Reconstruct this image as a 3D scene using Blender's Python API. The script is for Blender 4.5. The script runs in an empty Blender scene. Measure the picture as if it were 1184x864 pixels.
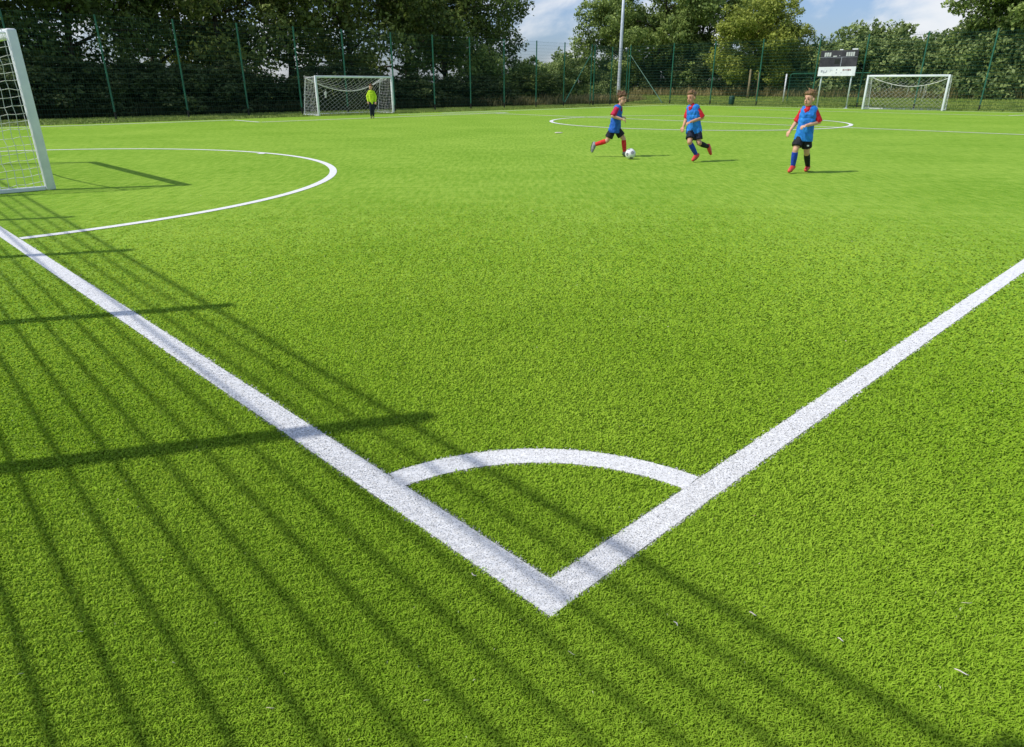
import bpy, bmesh, math, random
import numpy as np
from mathutils import Vector, Matrix, Euler, noise as mnoise

random.seed(7)
rng = np.random.default_rng(11)
scene = bpy.context.scene
col = scene.collection
PI = math.pi

# ------------------------------------------------------------------ photograph geometry
CAM_H = 1.45
PITCH = math.atan((432 - 98.) / 790.)
CP, SP = math.cos(PITCH), math.sin(PITCH)

def ground(px, py):
    a = (px - 592) / 790.; b = (432 - py) / 790.
    dy = CP + b * SP; dz = -SP + b * CP
    t = -CAM_H / dz
    return a * t, dy * t

# pitch frame: corner, direction of the right hand line (U) and of the left hand line (V)
C0 = Vector((0.11, 1.59)); U = Vector((.7115, .7027)); V = Vector((-.7027, .7115))
def uv(u, v):
    p = C0 + U * u + V * v
    return p.x, p.y
def to_uv(x, y):
    r = Vector((x, y)) - C0
    return r.dot(U), r.dot(V)
def ray_to(px, u=None, v=None):
    """ground point on the vertical plane through column px where pitch coordinate u or v has a value"""
    d = Vector(((px - 592) / 790., 1.0857))
    if v is not None:
        t = (v + C0.dot(V)) / d.dot(V)
    else:
        t = (u + C0.dot(U)) / d.dot(U)
    return d.x * t, d.y * t
ANG_U = math.atan2(U.y, U.x)
ANG_V = math.atan2(V.y, V.x)

# ------------------------------------------------------------------ helpers
def tag(o, label=None, cat=None, group=None, kind=None):
    if label: o['label'] = label
    if cat: o['category'] = cat
    if group: o['group'] = group
    if kind: o['kind'] = kind
    return o

def empty(name, loc=(0, 0, 0), rz=0.0):
    o = bpy.data.objects.new(name, None); col.objects.link(o)
    o.empty_display_size = .2
    o.location = loc; o.rotation_euler = (0, 0, rz)
    return o

def link_mesh(name, me, mat, parent=None):
    o = bpy.data.objects.new(name, me); col.objects.link(o)
    if mat is not None:
        for m in (mat if isinstance(mat, (list, tuple)) else [mat]): me.materials.append(m)
    if parent is not None: o.parent = parent
    return o

class MB:
    """collects simple solids into one mesh"""
    def __init__(s): s.v = []; s.f = []; s.mi = []
    def add(s, vs, fs, mi=0):
        n = len(s.v); s.v += [tuple(x) for x in vs]
        s.f += [tuple(i + n for i in f) for f in fs]; s.mi += [mi] * len(fs)
    def tube(s, p0, p1, r0, r1=None, n=8, cap=True, mi=0, rot=0.0):
        if r1 is None: r1 = r0
        p0 = Vector(p0); p1 = Vector(p1); d = p1 - p0
        if d.length < 1e-6: return
        d.normalize()
        a = d.orthogonal().normalized() if abs(d.z) < .98 else Vector((1, 0, 0))
        a = (a - d * a.dot(d)).normalized(); b = d.cross(a)
        vs = []
        for p, r in ((p0, r0), (p1, r1)):
            for k in range(n):
                t = 2 * PI * k / n + rot
                vs.append(p + a * (r * math.cos(t)) + b * (r * math.sin(t)))
        fs = [(k, (k + 1) % n, n + (k + 1) % n, n + k) for k in range(n)]
        if cap: fs += [tuple(range(n - 1, -1, -1)), tuple(range(n, 2 * n))]
        s.add(vs, fs, mi)
    def path(s, pts, rs, n=8, mi=0):
        pts = [Vector(p) for p in pts]
        if not isinstance(rs, (list, tuple)): rs = [rs] * len(pts)
        vs = []; a = None
        for i, p in enumerate(pts):
            d = (pts[min(i + 1, len(pts) - 1)] - pts[max(i - 1, 0)]).normalized()
            if a is None: a = d.orthogonal().normalized()
            a = (a - d * a.dot(d)).normalized(); b = d.cross(a)
            for k in range(n):
                t = 2 * PI * k / n
                vs.append(p + a * (rs[i] * math.cos(t)) + b * (rs[i] * math.sin(t)))
        fs = []
        for i in range(len(pts) - 1):
            fs += [(i * n + k, i * n + (k + 1) % n, (i + 1) * n + (k + 1) % n, (i + 1) * n + k) for k in range(n)]
        fs += [tuple(range(n - 1, -1, -1)), tuple(range((len(pts) - 1) * n, len(pts) * n))]
        s.add(vs, fs, mi)
    def box(s, c, size, rz=0.0, bev=0.0, mi=0):
        bm = bmesh.new(); bmesh.ops.create_cube(bm, size=1.0)
        for v in bm.verts: v.co = Vector((v.co.x * size[0], v.co.y * size[1], v.co.z * size[2]))
        if bev: bmesh.ops.bevel(bm, geom=bm.edges[:], offset=bev, segments=2, affect='EDGES', profile=.5)
        R = Matrix.Rotation(rz, 3, 'Z'); c = Vector(c)
        bm.verts.index_update()
        s.add([R @ v.co + c for v in bm.verts], [[v.index for v in f.verts] for f in bm.faces], mi)
        bm.free()
    def build(s, name, mat, parent=None, smooth=False):
        me = bpy.data.meshes.new(name)
        me.from_pydata(s.v, [], s.f); me.update()
        o = link_mesh(name, me, mat, parent)
        if isinstance(mat, (list, tuple)): me.polygons.foreach_set('material_index', s.mi)
        if smooth: me.polygons.foreach_set('use_smooth', [True] * len(me.polygons))
        return o

def np_mesh(name, verts, polys_flat, sizes, mat, parent=None, attr=None, smooth=False):
    """large meshes straight from numpy arrays"""
    me = bpy.data.meshes.new(name)
    nv = len(verts); me.vertices.add(nv)
    me.vertices.foreach_set('co', verts.astype(np.float32).ravel())
    me.loops.add(len(polys_flat)); me.loops.foreach_set('vertex_index', polys_flat.astype(np.int32))
    me.polygons.add(len(sizes))
    st = np.concatenate([[0], np.cumsum(sizes)[:-1]]).astype(np.int32)
    me.polygons.foreach_set('loop_start', st)
    if attr is not None:
        a = me.attributes.new('shade', 'FLOAT', 'POINT'); a.data.foreach_set('value', attr.astype(np.float32))
    me.update(calc_edges=True)
    if smooth: me.polygons.foreach_set('use_smooth', np.ones(len(sizes), bool))
    return link_mesh(name, me, mat, parent) if mat is not None else me

# ------------------------------------------------------------------ materials
class NT:
    def __init__(s, name):
        s.m = bpy.data.materials.new(name); s.m.use_nodes = True
        s.t = s.m.node_tree; s.t.nodes.clear()
        s.out = s.n('ShaderNodeOutputMaterial')
    def n(s, typ, **kw):
        x = s.t.nodes.new(typ)
        for k, v in kw.items():
            if k in x.inputs: x.inputs[k].default_value = v
            else: setattr(x, k, v)
        return x
    def l(s, a, b): s.t.links.new(a, b)

def rgba(c): return (c[0], c[1], c[2], 1.0)

def noise_mat(name, c1, c2, scale=8, rough=.6, spec=.3, bump=0.0, bscale=None, metal=0.0, detail=4, coord='Object', stretch=(1, 1, 1)):
    w = NT(name)
    tc = w.n('ShaderNodeTexCoord'); mp = w.n('ShaderNodeMapping'); mp.inputs['Scale'].default_value = stretch
    w.l(tc.outputs[coord], mp.inputs['Vector'])
    nz = w.n('ShaderNodeTexNoise', Scale=scale, Detail=detail); w.l(mp.outputs[0], nz.inputs['Vector'])
    mr = w.n('ShaderNodeMapRange'); mr.inputs[1].default_value = .35; mr.inputs[2].default_value = .65
    w.l(nz.outputs['Fac'], mr.inputs[0])
    mx = w.n('ShaderNodeMix', data_type='RGBA'); mx.inputs[6].default_value = rgba(c1); mx.inputs[7].default_value = rgba(c2)
    w.l(mr.outputs[0], mx.inputs[0])
    b = w.n('ShaderNodeBsdfPrincipled', Roughness=rough, Metallic=metal)
    b.inputs['Specular IOR Level'].default_value = spec
    w.l(mx.outputs[2], b.inputs['Base Color'])
    if bump:
        n2 = w.n('ShaderNodeTexNoise', Scale=bscale or scale * 4, Detail=3); w.l(mp.outputs[0], n2.inputs['Vector'])
        bp = w.n('ShaderNodeBump', Strength=bump, Distance=.02); w.l(n2.outputs['Fac'], bp.inputs['Height'])
        w.l(bp.outputs[0], b.inputs['Normal'])
    w.l(b.outputs[0], w.out.inputs['Surface'])
    return w.m

def leaf_mat(name, dark, light, transl=.35, big=.25, spec=0.25, rough=.55, lift=0.0):
    """foliage and fibres: tone from the per leaf attribute 'shade' and from a broad noise, some light passes through"""
    w = NT(name)
    at = w.n('ShaderNodeAttribute', attribute_name='shade')
    geo = w.n('ShaderNodeNewGeometry')
    nz = w.n('ShaderNodeTexNoise', Scale=big, Detail=3); w.l(geo.outputs['Position'], nz.inputs['Vector'])
    mr = w.n('ShaderNodeMapRange'); mr.inputs[1].default_value = .3; mr.inputs[2].default_value = .7
    mr.inputs[3].default_value = -.22; mr.inputs[4].default_value = .22
    w.l(nz.outputs['Fac'], mr.inputs[0])
    ad = w.n('ShaderNodeMath', operation='ADD', use_clamp=True); w.l(at.outputs['Fac'], ad.inputs[0]); w.l(mr.outputs[0], ad.inputs[1])
    mx = w.n('ShaderNodeMix', data_type='RGBA'); mx.inputs[6].default_value = rgba(dark); mx.inputs[7].default_value = rgba(light)
    w.l(ad.outputs[0], mx.inputs[0])
    b = w.n('ShaderNodeBsdfPrincipled', Roughness=rough); b.inputs['Specular IOR Level'].default_value = spec
    w.l(mx.outputs[2], b.inputs['Base Color'])
    t = w.n('ShaderNodeBsdfTranslucent'); w.l(mx.outputs[2], t.inputs['Color'])
    if lift:      # curled fibres scatter like a soft pile: normals pulled upwards
        sc = w.n('ShaderNodeVectorMath', operation='SCALE'); w.l(geo.outputs['Normal'], sc.inputs[0]); sc.inputs['Scale'].default_value = 1 - lift
        av = w.n('ShaderNodeVectorMath', operation='ADD'); w.l(sc.outputs[0], av.inputs[0]); av.inputs[1].default_value = (0, 0, lift)
        nn = w.n('ShaderNodeVectorMath', operation='NORMALIZE'); w.l(av.outputs[0], nn.inputs[0])
        w.l(nn.outputs[0], b.inputs['Normal'])
    ms = w.n('ShaderNodeMixShader', Fac=transl); w.l(b.outputs[0], ms.inputs[1]); w.l(t.outputs[0], ms.inputs[2])
    w.l(ms.outputs[0], w.out.inputs['Surface'])
    return w.m

def turf_mat():
    w = NT('turf')
    geo = w.n('ShaderNodeNewGeometry')
    fine = w.n('ShaderNodeTexNoise', Scale=38, Detail=3, Roughness=.7); w.l(geo.outputs['Position'], fine.inputs['Vector'])
    mid = w.n('ShaderNodeTexNoise', Scale=9, Detail=4, Roughness=.7); w.l(geo.outputs['Position'], mid.inputs['Vector'])
    big = w.n('ShaderNodeTexNoise', Scale=.35, Detail=3); w.l(geo.outputs['Position'], big.inputs['Vector'])
    # sewn rows across the carpet
    mp = w.n('ShaderNodeMapping'); mp.inputs['Scale'].default_value = (.6, 16, 1); mp.inputs['Rotation'].default_value = (0, 0, -.06)
    w.l(geo.outputs['Position'], mp.inputs['Vector'])
    row = w.n('ShaderNodeTexNoise', Scale=1.0, Detail=2); w.l(mp.outputs[0], row.inputs['Vector'])
    def mul_add(sock, k, c):
        m = w.n('ShaderNodeMath', operation='MULTIPLY_ADD'); w.l(sock, m.inputs[0]); m.inputs[1].default_value = k; m.inputs[2].default_value = c
        return m.outputs[0]
    def add(a, b):
        m = w.n('ShaderNodeMath', operation='ADD'); w.l(a, m.inputs[0]); w.l(b, m.inputs[1]); return m.outputs[0]
    s = add(mul_add(fine.outputs['Fac'], 1.7, -.85), mul_add(mid.outputs['Fac'], 1.0, -.5))
    s = add(s, mul_add(big.outputs['Fac'], .9, -.45))
    s = add(s, mul_add(row.outputs['Fac'], 1.0, -.5))
    mg = w.n('ShaderNodeMapping'); mg.inputs['Scale'].default_value = (15, 2.4, 1); w.l(geo.outputs['Position'], mg.inputs['Vector'])
    gr = w.n('ShaderNodeTexNoise', Scale=1.0, Detail=2, Roughness=.6); w.l(mg.outputs[0], gr.inputs['Vector'])
    s = add(s, mul_add(gr.outputs['Fac'], 1.7, -.85))
    s = mul_add(s, 1.0, .5)
    cr = w.n('ShaderNodeValToRGB'); cr.color_ramp.elements[0].color = rgba(TURF_D); cr.color_ramp.elements[1].color = rgba(TURF_L)
    w.l(s, cr.inputs[0])
    # turf colour is darkened under the modelled near fibres, full again further off
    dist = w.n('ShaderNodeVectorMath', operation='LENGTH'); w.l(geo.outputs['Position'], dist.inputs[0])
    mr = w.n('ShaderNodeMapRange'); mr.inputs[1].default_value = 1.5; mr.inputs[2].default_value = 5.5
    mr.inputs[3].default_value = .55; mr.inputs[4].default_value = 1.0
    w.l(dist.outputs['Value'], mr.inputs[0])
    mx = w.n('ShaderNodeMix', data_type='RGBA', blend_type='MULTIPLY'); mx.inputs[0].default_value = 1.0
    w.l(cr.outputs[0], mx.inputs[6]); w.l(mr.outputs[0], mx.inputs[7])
    b = w.n('ShaderNodeBsdfPrincipled', Roughness=.85); b.inputs['Specular IOR Level'].default_value = .05
    w.l(mx.outputs[2], b.inputs['Base Color'])
    bp = w.n('ShaderNodeBump', Strength=.35, Distance=.012)
    w.l(add(fine.outputs['Fac'], mid.outputs['Fac']), bp.inputs['Height']); w.l(bp.outputs[0], b.inputs['Normal'])
    w.l(b.outputs[0], w.out.inputs['Surface'])
    return w.m

TURF_D = (.145, .300, .018); TURF_L = (.320, .480, .065)
M = {}
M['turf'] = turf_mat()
M['fibre'] = leaf_mat('turf_fibre', (.265, .475, .022), (.545, .765, .080), transl=.35, big=.5, spec=.04, lift=.8)
M['white_fibre'] = leaf_mat('white_fibre', (.70, .70, .705), (.93, .93, .925), transl=.3, big=2, spec=.1, lift=.75)
M['line'] = noise_mat('white_line_paint', (.70, .70, .70), (.86, .86, .86), scale=30, rough=.85, spec=.1, coord='Object')
M['verge'] = noise_mat('verge_ground', (.17, .23, .045), (.34, .39, .10), scale=1.3, rough=.95, spec=.05, bump=.5, bscale=12, detail=8)
M['verge_blades'] = leaf_mat('verge_blades', (.17, .29, .04), (.42, .54, .12), big=.6, lift=.7)
M['dry_grass'] = leaf_mat('dry_grass', (.14, .14, .04), (.52, .44, .21), big=.5)
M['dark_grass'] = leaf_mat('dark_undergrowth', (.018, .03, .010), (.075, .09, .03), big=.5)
M['leaf_dark_shade'] = leaf_mat('leaf_dark_shade', (0.03, 0.06, 0.014), (0.195, 0.275, 0.07), big=.35)  # leaves on the shaded side, the darkness put into the colour
M['leaf_olive'] = leaf_mat('leaf_olive', (0.044, 0.074, 0.017), (0.29, 0.36, 0.085), big=.35)
M['leaf_mid'] = leaf_mat('leaf_mid', (0.075, 0.135, 0.028), (0.44, 0.55, 0.15), big=.4)
M['leaf_yellow'] = leaf_mat('leaf_yellow', (0.12, 0.175, 0.022), (0.52, 0.57, 0.11), big=.4)
M['leaf_hedge'] = leaf_mat('leaf_hedge', (0.072, 0.125, 0.034), (0.42, 0.52, 0.18), big=.4)
M['leaf_shade'] = leaf_mat('leaf_shade', (0.022, 0.04, 0.014), (0.14, 0.19, 0.06), big=.35)  # hedge leaves with shade put into their colour
M['bark'] = noise_mat('bark', (.035, .028, .02), (.09, .075, .055), scale=9, rough=.95, spec=.05, bump=.6, stretch=(1, 1, .25))
M['fence_green'] = noise_mat('fence_green', (.012, .095, .058), (.022, .145, .090), scale=3, rough=.45, spec=.5)
M['fence_mesh'] = noise_mat('fence_mesh_green', (.010, .062, .045), (.016, .085, .060), scale=3, rough=.5, spec=.4)
M['black_metal'] = noise_mat('black_metal', (.012, .014, .013), (.025, .028, .026), scale=6, rough=.5)
M['goal_white'] = noise_mat('goal_white', (.70, .74, .77), (.82, .85, .87), scale=4, rough=.38, spec=.5)
M['net'] = noise_mat('net_cord', (.62, .62, .60), (.80, .80, .78), scale=8, rough=.8, spec=.1)
M['galv'] = noise_mat('galvanised', (.55, .60, .67), (.70, .75, .82), scale=5, rough=.4, spec=.5, metal=.15)
M['board_black'] = noise_mat('board_black', (.030, .029, .037), (.060, .057, .068), scale=3, rough=.5)
M['board_white'] = noise_mat('board_white', (.70, .72, .76), (.84, .85, .88), scale=3, rough=.5)
M['board_grey'] = noise_mat('board_grey', (.45, .46, .47), (.60, .62, .62), scale=9, rough=.5)
M['board_mark'] = noise_mat('board_mark', (.30, .32, .38), (.42, .44, .50), scale=9, rough=.6)
M['board_red'] = noise_mat('board_red', (.22, .12, .12), (.32, .20, .20), scale=9, rough=.6)
M['wood'] = noise_mat('pale_wood', (.26, .21, .12), (.40, .33, .20), scale=7, rough=.9, stretch=(1, 1, .2))
M['bin_green'] = noise_mat('bin_green', (.012, .05, .035), (.02, .075, .05), scale=4, rough=.5)
M['skin'] = noise_mat('skin', (.60, .32, .21), (.70, .40, .27), scale=14, rough=.55, spec=.35)
M['skin2'] = noise_mat('tanned_skin', (.54, .27, .165), (.64, .34, .215), scale=14, rough=.55, spec=.35)
M['hair'] = noise_mat('brown_hair', (.08, .04, .018), (.18, .095, .045), scale=40, rough=.6, bump=.7, bscale=60, stretch=(1, 1, .3))
M['hair2'] = noise_mat('light_brown_hair', (.13, .072, .032), (.27, .16, .075), scale=40, rough=.6, bump=.7, bscale=60, stretch=(1, 1, .3))
M['bib'] = noise_mat('blue_bib', (.012, .15, .56), (.030, .27, .80), scale=9, rough=.7, bump=.5, bscale=14)
M['bib_dark'] = noise_mat('deep_blue_bib', (.012, .085, .40), (.022, .15, .58), scale=9, rough=.7, bump=.5, bscale=14)
M['red'] = noise_mat('red_shirt', (.50, .010, .022), (.68, .022, .036), scale=9, rough=.7, bump=.4, bscale=20)
M['crimson'] = noise_mat('crimson_shirt', (.40, .006, .045), (.55, .014, .075), scale=9, rough=.7, bump=.4, bscale=20)
M['black_cloth'] = noise_mat('black_cloth', (.008, .009, .013), (.022, .023, .032), scale=9, rough=.75, bump=.5, bscale=20)
M['navy_cloth'] = noise_mat('navy_cloth', (.008, .010, .025), (.020, .024, .052), scale=9, rough=.75, bump=.5, bscale=20)
M['sock_red'] = noise_mat('red_sock', (.62, .02, .02), (.75, .045, .04), scale=30, rough=.8)
M['sock_blue'] = noise_mat('blue_sock', (.010, .045, .36), (.020, .075, .50), scale=30, rough=.8)
M['sock_black'] = noise_mat('black_sock', (.008, .010, .014), (.02, .024, .03), scale=30, rough=.8)
M['boot_red'] = noise_mat('red_boot', (.60, .035, .025), (.78, .085, .06), scale=20, rough=.4, spec=.5)
M['boot_grey'] = noise_mat('grey_boot', (.16, .17, .18), (.34, .35, .36), scale=20, rough=.45, spec=.5)
M['boot_dark'] = noise_mat('dark_boot', (.02, .02, .02), (.3, .32, .08), scale=14, rough=.45, spec=.5)
M['sole'] = noise_mat('boot_sole', (.015, .015, .016), (.03, .03, .03), scale=20, rough=.6)
M['hivis'] = noise_mat('hi_vis_yellow', (.42, .62, .015), (.60, .80, .03), scale=6, rough=.7, bump=.5, bscale=12)
M['eye'] = noise_mat('eye_dark', (.015, .010, .008), (.03, .02, .015), scale=20, rough=.3)
M['lip'] = noise_mat('lip', (.42, .14, .11), (.48, .17, .14), scale=20, rough=.5)
M['ball_white'] = noise_mat('ball_white', (.74, .74, .75), (.84, .84, .84), scale=12, rough=.35, spec=.5)
M['ball_dark'] = noise_mat('ball_grey', (.16, .16, .18), (.42, .42, .44), scale=18, rough=.35, spec=.5)
M['straw'] = noise_mat('straw', (.50, .47, .26), (.72, .70, .48), scale=40, rough=.8)
M['straw_pink'] = noise_mat('pale_straw', (.72, .60, .56), (.88, .80, .78), scale=40, rough=.8)
M['dead_leaf'] = noise_mat('dead_leaf', (.30, .20, .09), (.46, .33, .18), scale=40, rough=.8)

# ------------------------------------------------------------------ setting: ground sheets
def sheet(name, pts, z, mat, parent=None):
    me = bpy.data.meshes.new(name)
    me.from_pydata([(x, y, z) for x, y in pts], [], [tuple(range(len(pts)))]); me.update()
    return tag(link_mesh(name, me, mat, parent), kind='structure')

sheet('grass_verge', [(-400, -60), (400, -60), (400, 700), (-400, 700)], -.02, M['verge'])
TU0, TU1, TV0, TV1 = -2.5, 48.7, -9.0, 31.6
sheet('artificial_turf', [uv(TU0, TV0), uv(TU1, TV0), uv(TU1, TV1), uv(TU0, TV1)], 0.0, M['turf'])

LW = .137
def strip(pts, w, z):
    """flat band of width w along the polyline pts: vertices and faces"""
    P = [Vector(p) for p in pts]; vs = []; fs = []
    for i, p in enumerate(P):
        d = (P[min(i + 1, len(P) - 1)] - P[max(i - 1, 0)]).normalized(); n = Vector((-d.y, d.x))
        a = p + n * w / 2; b = p - n * w / 2
        vs += [(a.x, a.y, z), (b.x, b.y, z)]
    for i in range(len(P) - 1): fs.append((2 * i, 2 * i + 1, 2 * i + 3, 2 * i + 2))
    return vs, fs

def line_uv(a, b, n=1):
    return [uv(a[0] + (b[0] - a[0]) * i / n, a[1] + (b[1] - a[1]) * i / n) for i in range(n + 1)]
def arc_uv(cu, cv, r, a0, a1, n):
    return [uv(cu + r * math.cos(a0 + (a1 - a0) * i / n), cv + r * math.sin(a0 + (a1 - a0) * i / n)) for i in range(n + 1)]

AC, AR = (.3, 13.55), 6.12
LINES = [   # name, polylines, width, z
    ('goal_line', [line_uv((LW / 2 - .012, -.012), (LW / 2 - .012, 30.5))], LW - .014, .0036),
    ('touch_line', [line_uv((LW - .018, .048), (47.6, .048 - .0125 * 47.6))], .110, .0032),
    ('corner_arc', [arc_uv(0, 0, .939, math.asin(.10), PI / 2 - math.asin(.125), 40)], .118, .0042),
    ('penalty_area_line', [[uv(.125, AC[1] - AR)] + arc_uv(AC[0], AC[1], AR, -PI / 2, PI / 2, 110) + [uv(.125, AC[1] + AR)]], .125, .0046),
    ('penalty_spot', [line_uv((6.12, 14.48), (6.30, 14.66))], .16, .007),
    ('halfway_line', [line_uv((26.15, .125), (26.15, 27.9))], .14, .007),
    ('centre_circle', [arc_uv(25.95, 15.45, 6.05, 0, 2 * PI, 120)], .15, .0095),
    ('centre_spot', [line_uv((25.83, 15.45), (26.07, 15.45))], .24, .0125),
    ('far_touch_line', [line_uv((.125, 30.5), (12.6, 30.5)), line_uv((24.5, 30.5), (47.6, 30.5))], .15, .007),
    ('far_goal_area_line', [line_uv((12.65, 30.44), (12.65, 28.0)), line_uv((12.71, 27.95), (27.4, 28.2)), line_uv((21.5, 30.4), (27.4, 28.4))], .15, .0095),
    ('end_line', [line_uv((47.55, .125), (47.55, 30.4))], .15, .0095),
    ('end_goal_area_line', [line_uv((42.4, 22.5), (42.4, 7.6)), line_uv((42.46, 7.55), (47.4, 6.4))], .15, .007),
]

# turf fibres: sampled around the corner, finer where one stands, thinning out further off
DELTA = .0024
DMIN, DMAX, AMAX = .62, 15.0, math.radians(58)
na = int(2 * AMAX / DELTA); nr = int(math.log(DMAX / DMIN) / DELTA)
aa, rr = np.meshgrid(np.arange(na), np.arange(nr))
aa = aa.ravel() + rng.uniform(-.5, .5, na * nr); rr = rr.ravel() + rng.uniform(-.5, .5, na * nr)
D = DMIN * np.exp(rr * DELTA); A = -AMAX + aa * DELTA
keep = rng.uniform(0, 1, len(D)) < np.clip((DMAX - D) / 11.5, 0, 1) ** .9
D = D[keep]; A = A[keep]
X = D * np.sin(A); Y = D * np.cos(A)
ru = (X - C0.x) * U.x + (Y - C0.y) * U.y
rv = (X - C0.x) * V.x + (Y - C0.y) * V.y
keep = (ru > TU0) & (rv > TV0)
X, Y, D, ru, rv = X[keep], Y[keep], D[keep], ru[keep], rv[keep]
N = len(X)
# ragged edges: fibres cross the colour seam a little
jit = .0085 + .0006 * D
ju = ru + rng.normal(0, 1, N) * jit * .55; jv = rv + rng.normal(0, 1, N) * jit * .55
inside = {
    'goal_line': (ju > -.012) & (ju < LW - .012) & (jv > -.012),
    'touch_line': (jv + .0125 * ju > -.014) & (jv + .0125 * ju < .111) & (ju >= LW - .012),
}
rad = np.hypot(ju, jv)
inside['corner_arc'] = (rad > .874) & (rad < 1.004) & (ju > LW - .016) & (jv > .085)
rad = np.hypot(ju - AC[0], jv - AC[1])
inside['penalty_area_line'] = np.where(ju > AC[0], np.abs(rad - AR) < .064, np.abs(AC[1] - AR - jv) < .064) & (ju > LW)
inside['penalty_spot'] = (np.abs(ju - 6.21) < .12) & (np.abs(jv - 14.57) < .1)

def blades(name, idx, mat, hmul=1.0, parent=None, root=.45):
    n = len(idx); d = D[idx]; x = X[idx]; y = Y[idx]
    s = DELTA * d
    w = np.clip(s * .90, .0034, .020) * rng.uniform(.7, 1.25, n)
    h = np.clip(.0082 + .0011 * d, .008, .016) * np.clip((11 - d) / 8.5, .10, 1) * rng.uniform(.6, 1.3, n) * hmul
    th = rng.uniform(0, 2 * np.pi, n)              # facing
    tx, ty = np.cos(th), np.sin(th)                # width direction
    la = rng.uniform(0, 2 * np.pi, n); lm = rng.uniform(.25, 1.0, n) * h
    lx, ly = np.cos(la) * lm, np.sin(la) * lm      # lean of the tip
    # a general nap: fibres lean a little one way
    lx += .25 * h; ly += -.1 * h
    v = np.empty((n, 5, 3))
    v[:, 0] = np.stack([x - tx * w / 2, y - ty * w / 2, np.zeros(n)], 1)
    v[:, 1] = np.stack([x + tx * w / 2, y + ty * w / 2, np.zeros(n)], 1)
    v[:, 2] = np.stack([x + tx * w / 2 + lx * .4, y + ty * w / 2 + ly * .4, h * .68], 1)
    v[:, 3] = np.stack([x - tx * w / 2 + lx * .4, y - ty * w / 2 + ly * .4, h * .68], 1)
    v[:, 4] = np.stack([x + lx * 1.25, y + ly * 1.25, h * rng.uniform(.75, 1.0, n)], 1)
    base = (np.arange(n) * 5)[:, None]
    polys = np.concatenate([base + np.array([0, 1, 2, 3]), base + np.array([3, 2, 4])], 1).ravel()
    sizes = np.tile([4, 3], n)
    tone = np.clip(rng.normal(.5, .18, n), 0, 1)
    kk = np.clip((d - 3) / 7, 0, 1); tone = np.clip(.5 + (tone - .5) * (1 - .55 * kk) + .24 * kk, 0, 1)  # tone lightened further off, offsetting the shade in the gaps between fibres
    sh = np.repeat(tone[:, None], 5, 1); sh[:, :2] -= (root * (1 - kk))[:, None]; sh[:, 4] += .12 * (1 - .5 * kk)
    return np_mesh(name, v.reshape(-1, 3), polys, sizes, mat, parent, np.clip(sh, 0, 1).ravel())

used = np.zeros(N, bool)
for name, polys, w, z in LINES:
    b = MB()
    for pl in polys: b.add(*strip(pl, w, z))
    o = tag(b.build(name, M['line']), kind='structure')
    if name in inside and inside[name].any():
        sel = inside[name] & ~used; used |= inside[name]
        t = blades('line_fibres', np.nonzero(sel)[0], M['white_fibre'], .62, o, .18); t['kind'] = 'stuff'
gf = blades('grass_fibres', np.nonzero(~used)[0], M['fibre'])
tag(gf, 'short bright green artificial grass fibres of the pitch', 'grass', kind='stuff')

nc = 420
cd = .9 * np.exp(rng.uniform(0, math.log(13 / .9), nc)); ca = rng.uniform(-.85, .85, nc)
cxx, cyy = cd * np.sin(ca), cd * np.cos(ca); cr = rng.uniform(.0008, .0022, nc) * np.clip(cd / 3, .7, 3)
tt = rng.uniform(0, PI, nc); el_ = rng.uniform(1, 3.2, nc)
cv = np.empty((nc, 4, 3))
for k_, (a_, b_) in enumerate(((-1, 0), (0, -.6), (1, 0), (0, .6))):
    lx_ = a_ * cr * el_; ly_ = b_ * cr
    cv[:, k_] = np.stack([cxx + lx_ * np.cos(tt) - ly_ * np.sin(tt), cyy + lx_ * np.sin(tt) + ly_ * np.cos(tt), .014 + .003 * (k_ % 2) + rng.uniform(0, .006, nc)], 1)
oc = np_mesh('grass_crumbs', cv.reshape(-1, 3), np.arange(nc * 4), np.full(nc, 4), M['straw'])
tag(oc, 'tiny pale crumbs and grass clippings strewn over the turf', 'clippings', kind='stuff')

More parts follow.
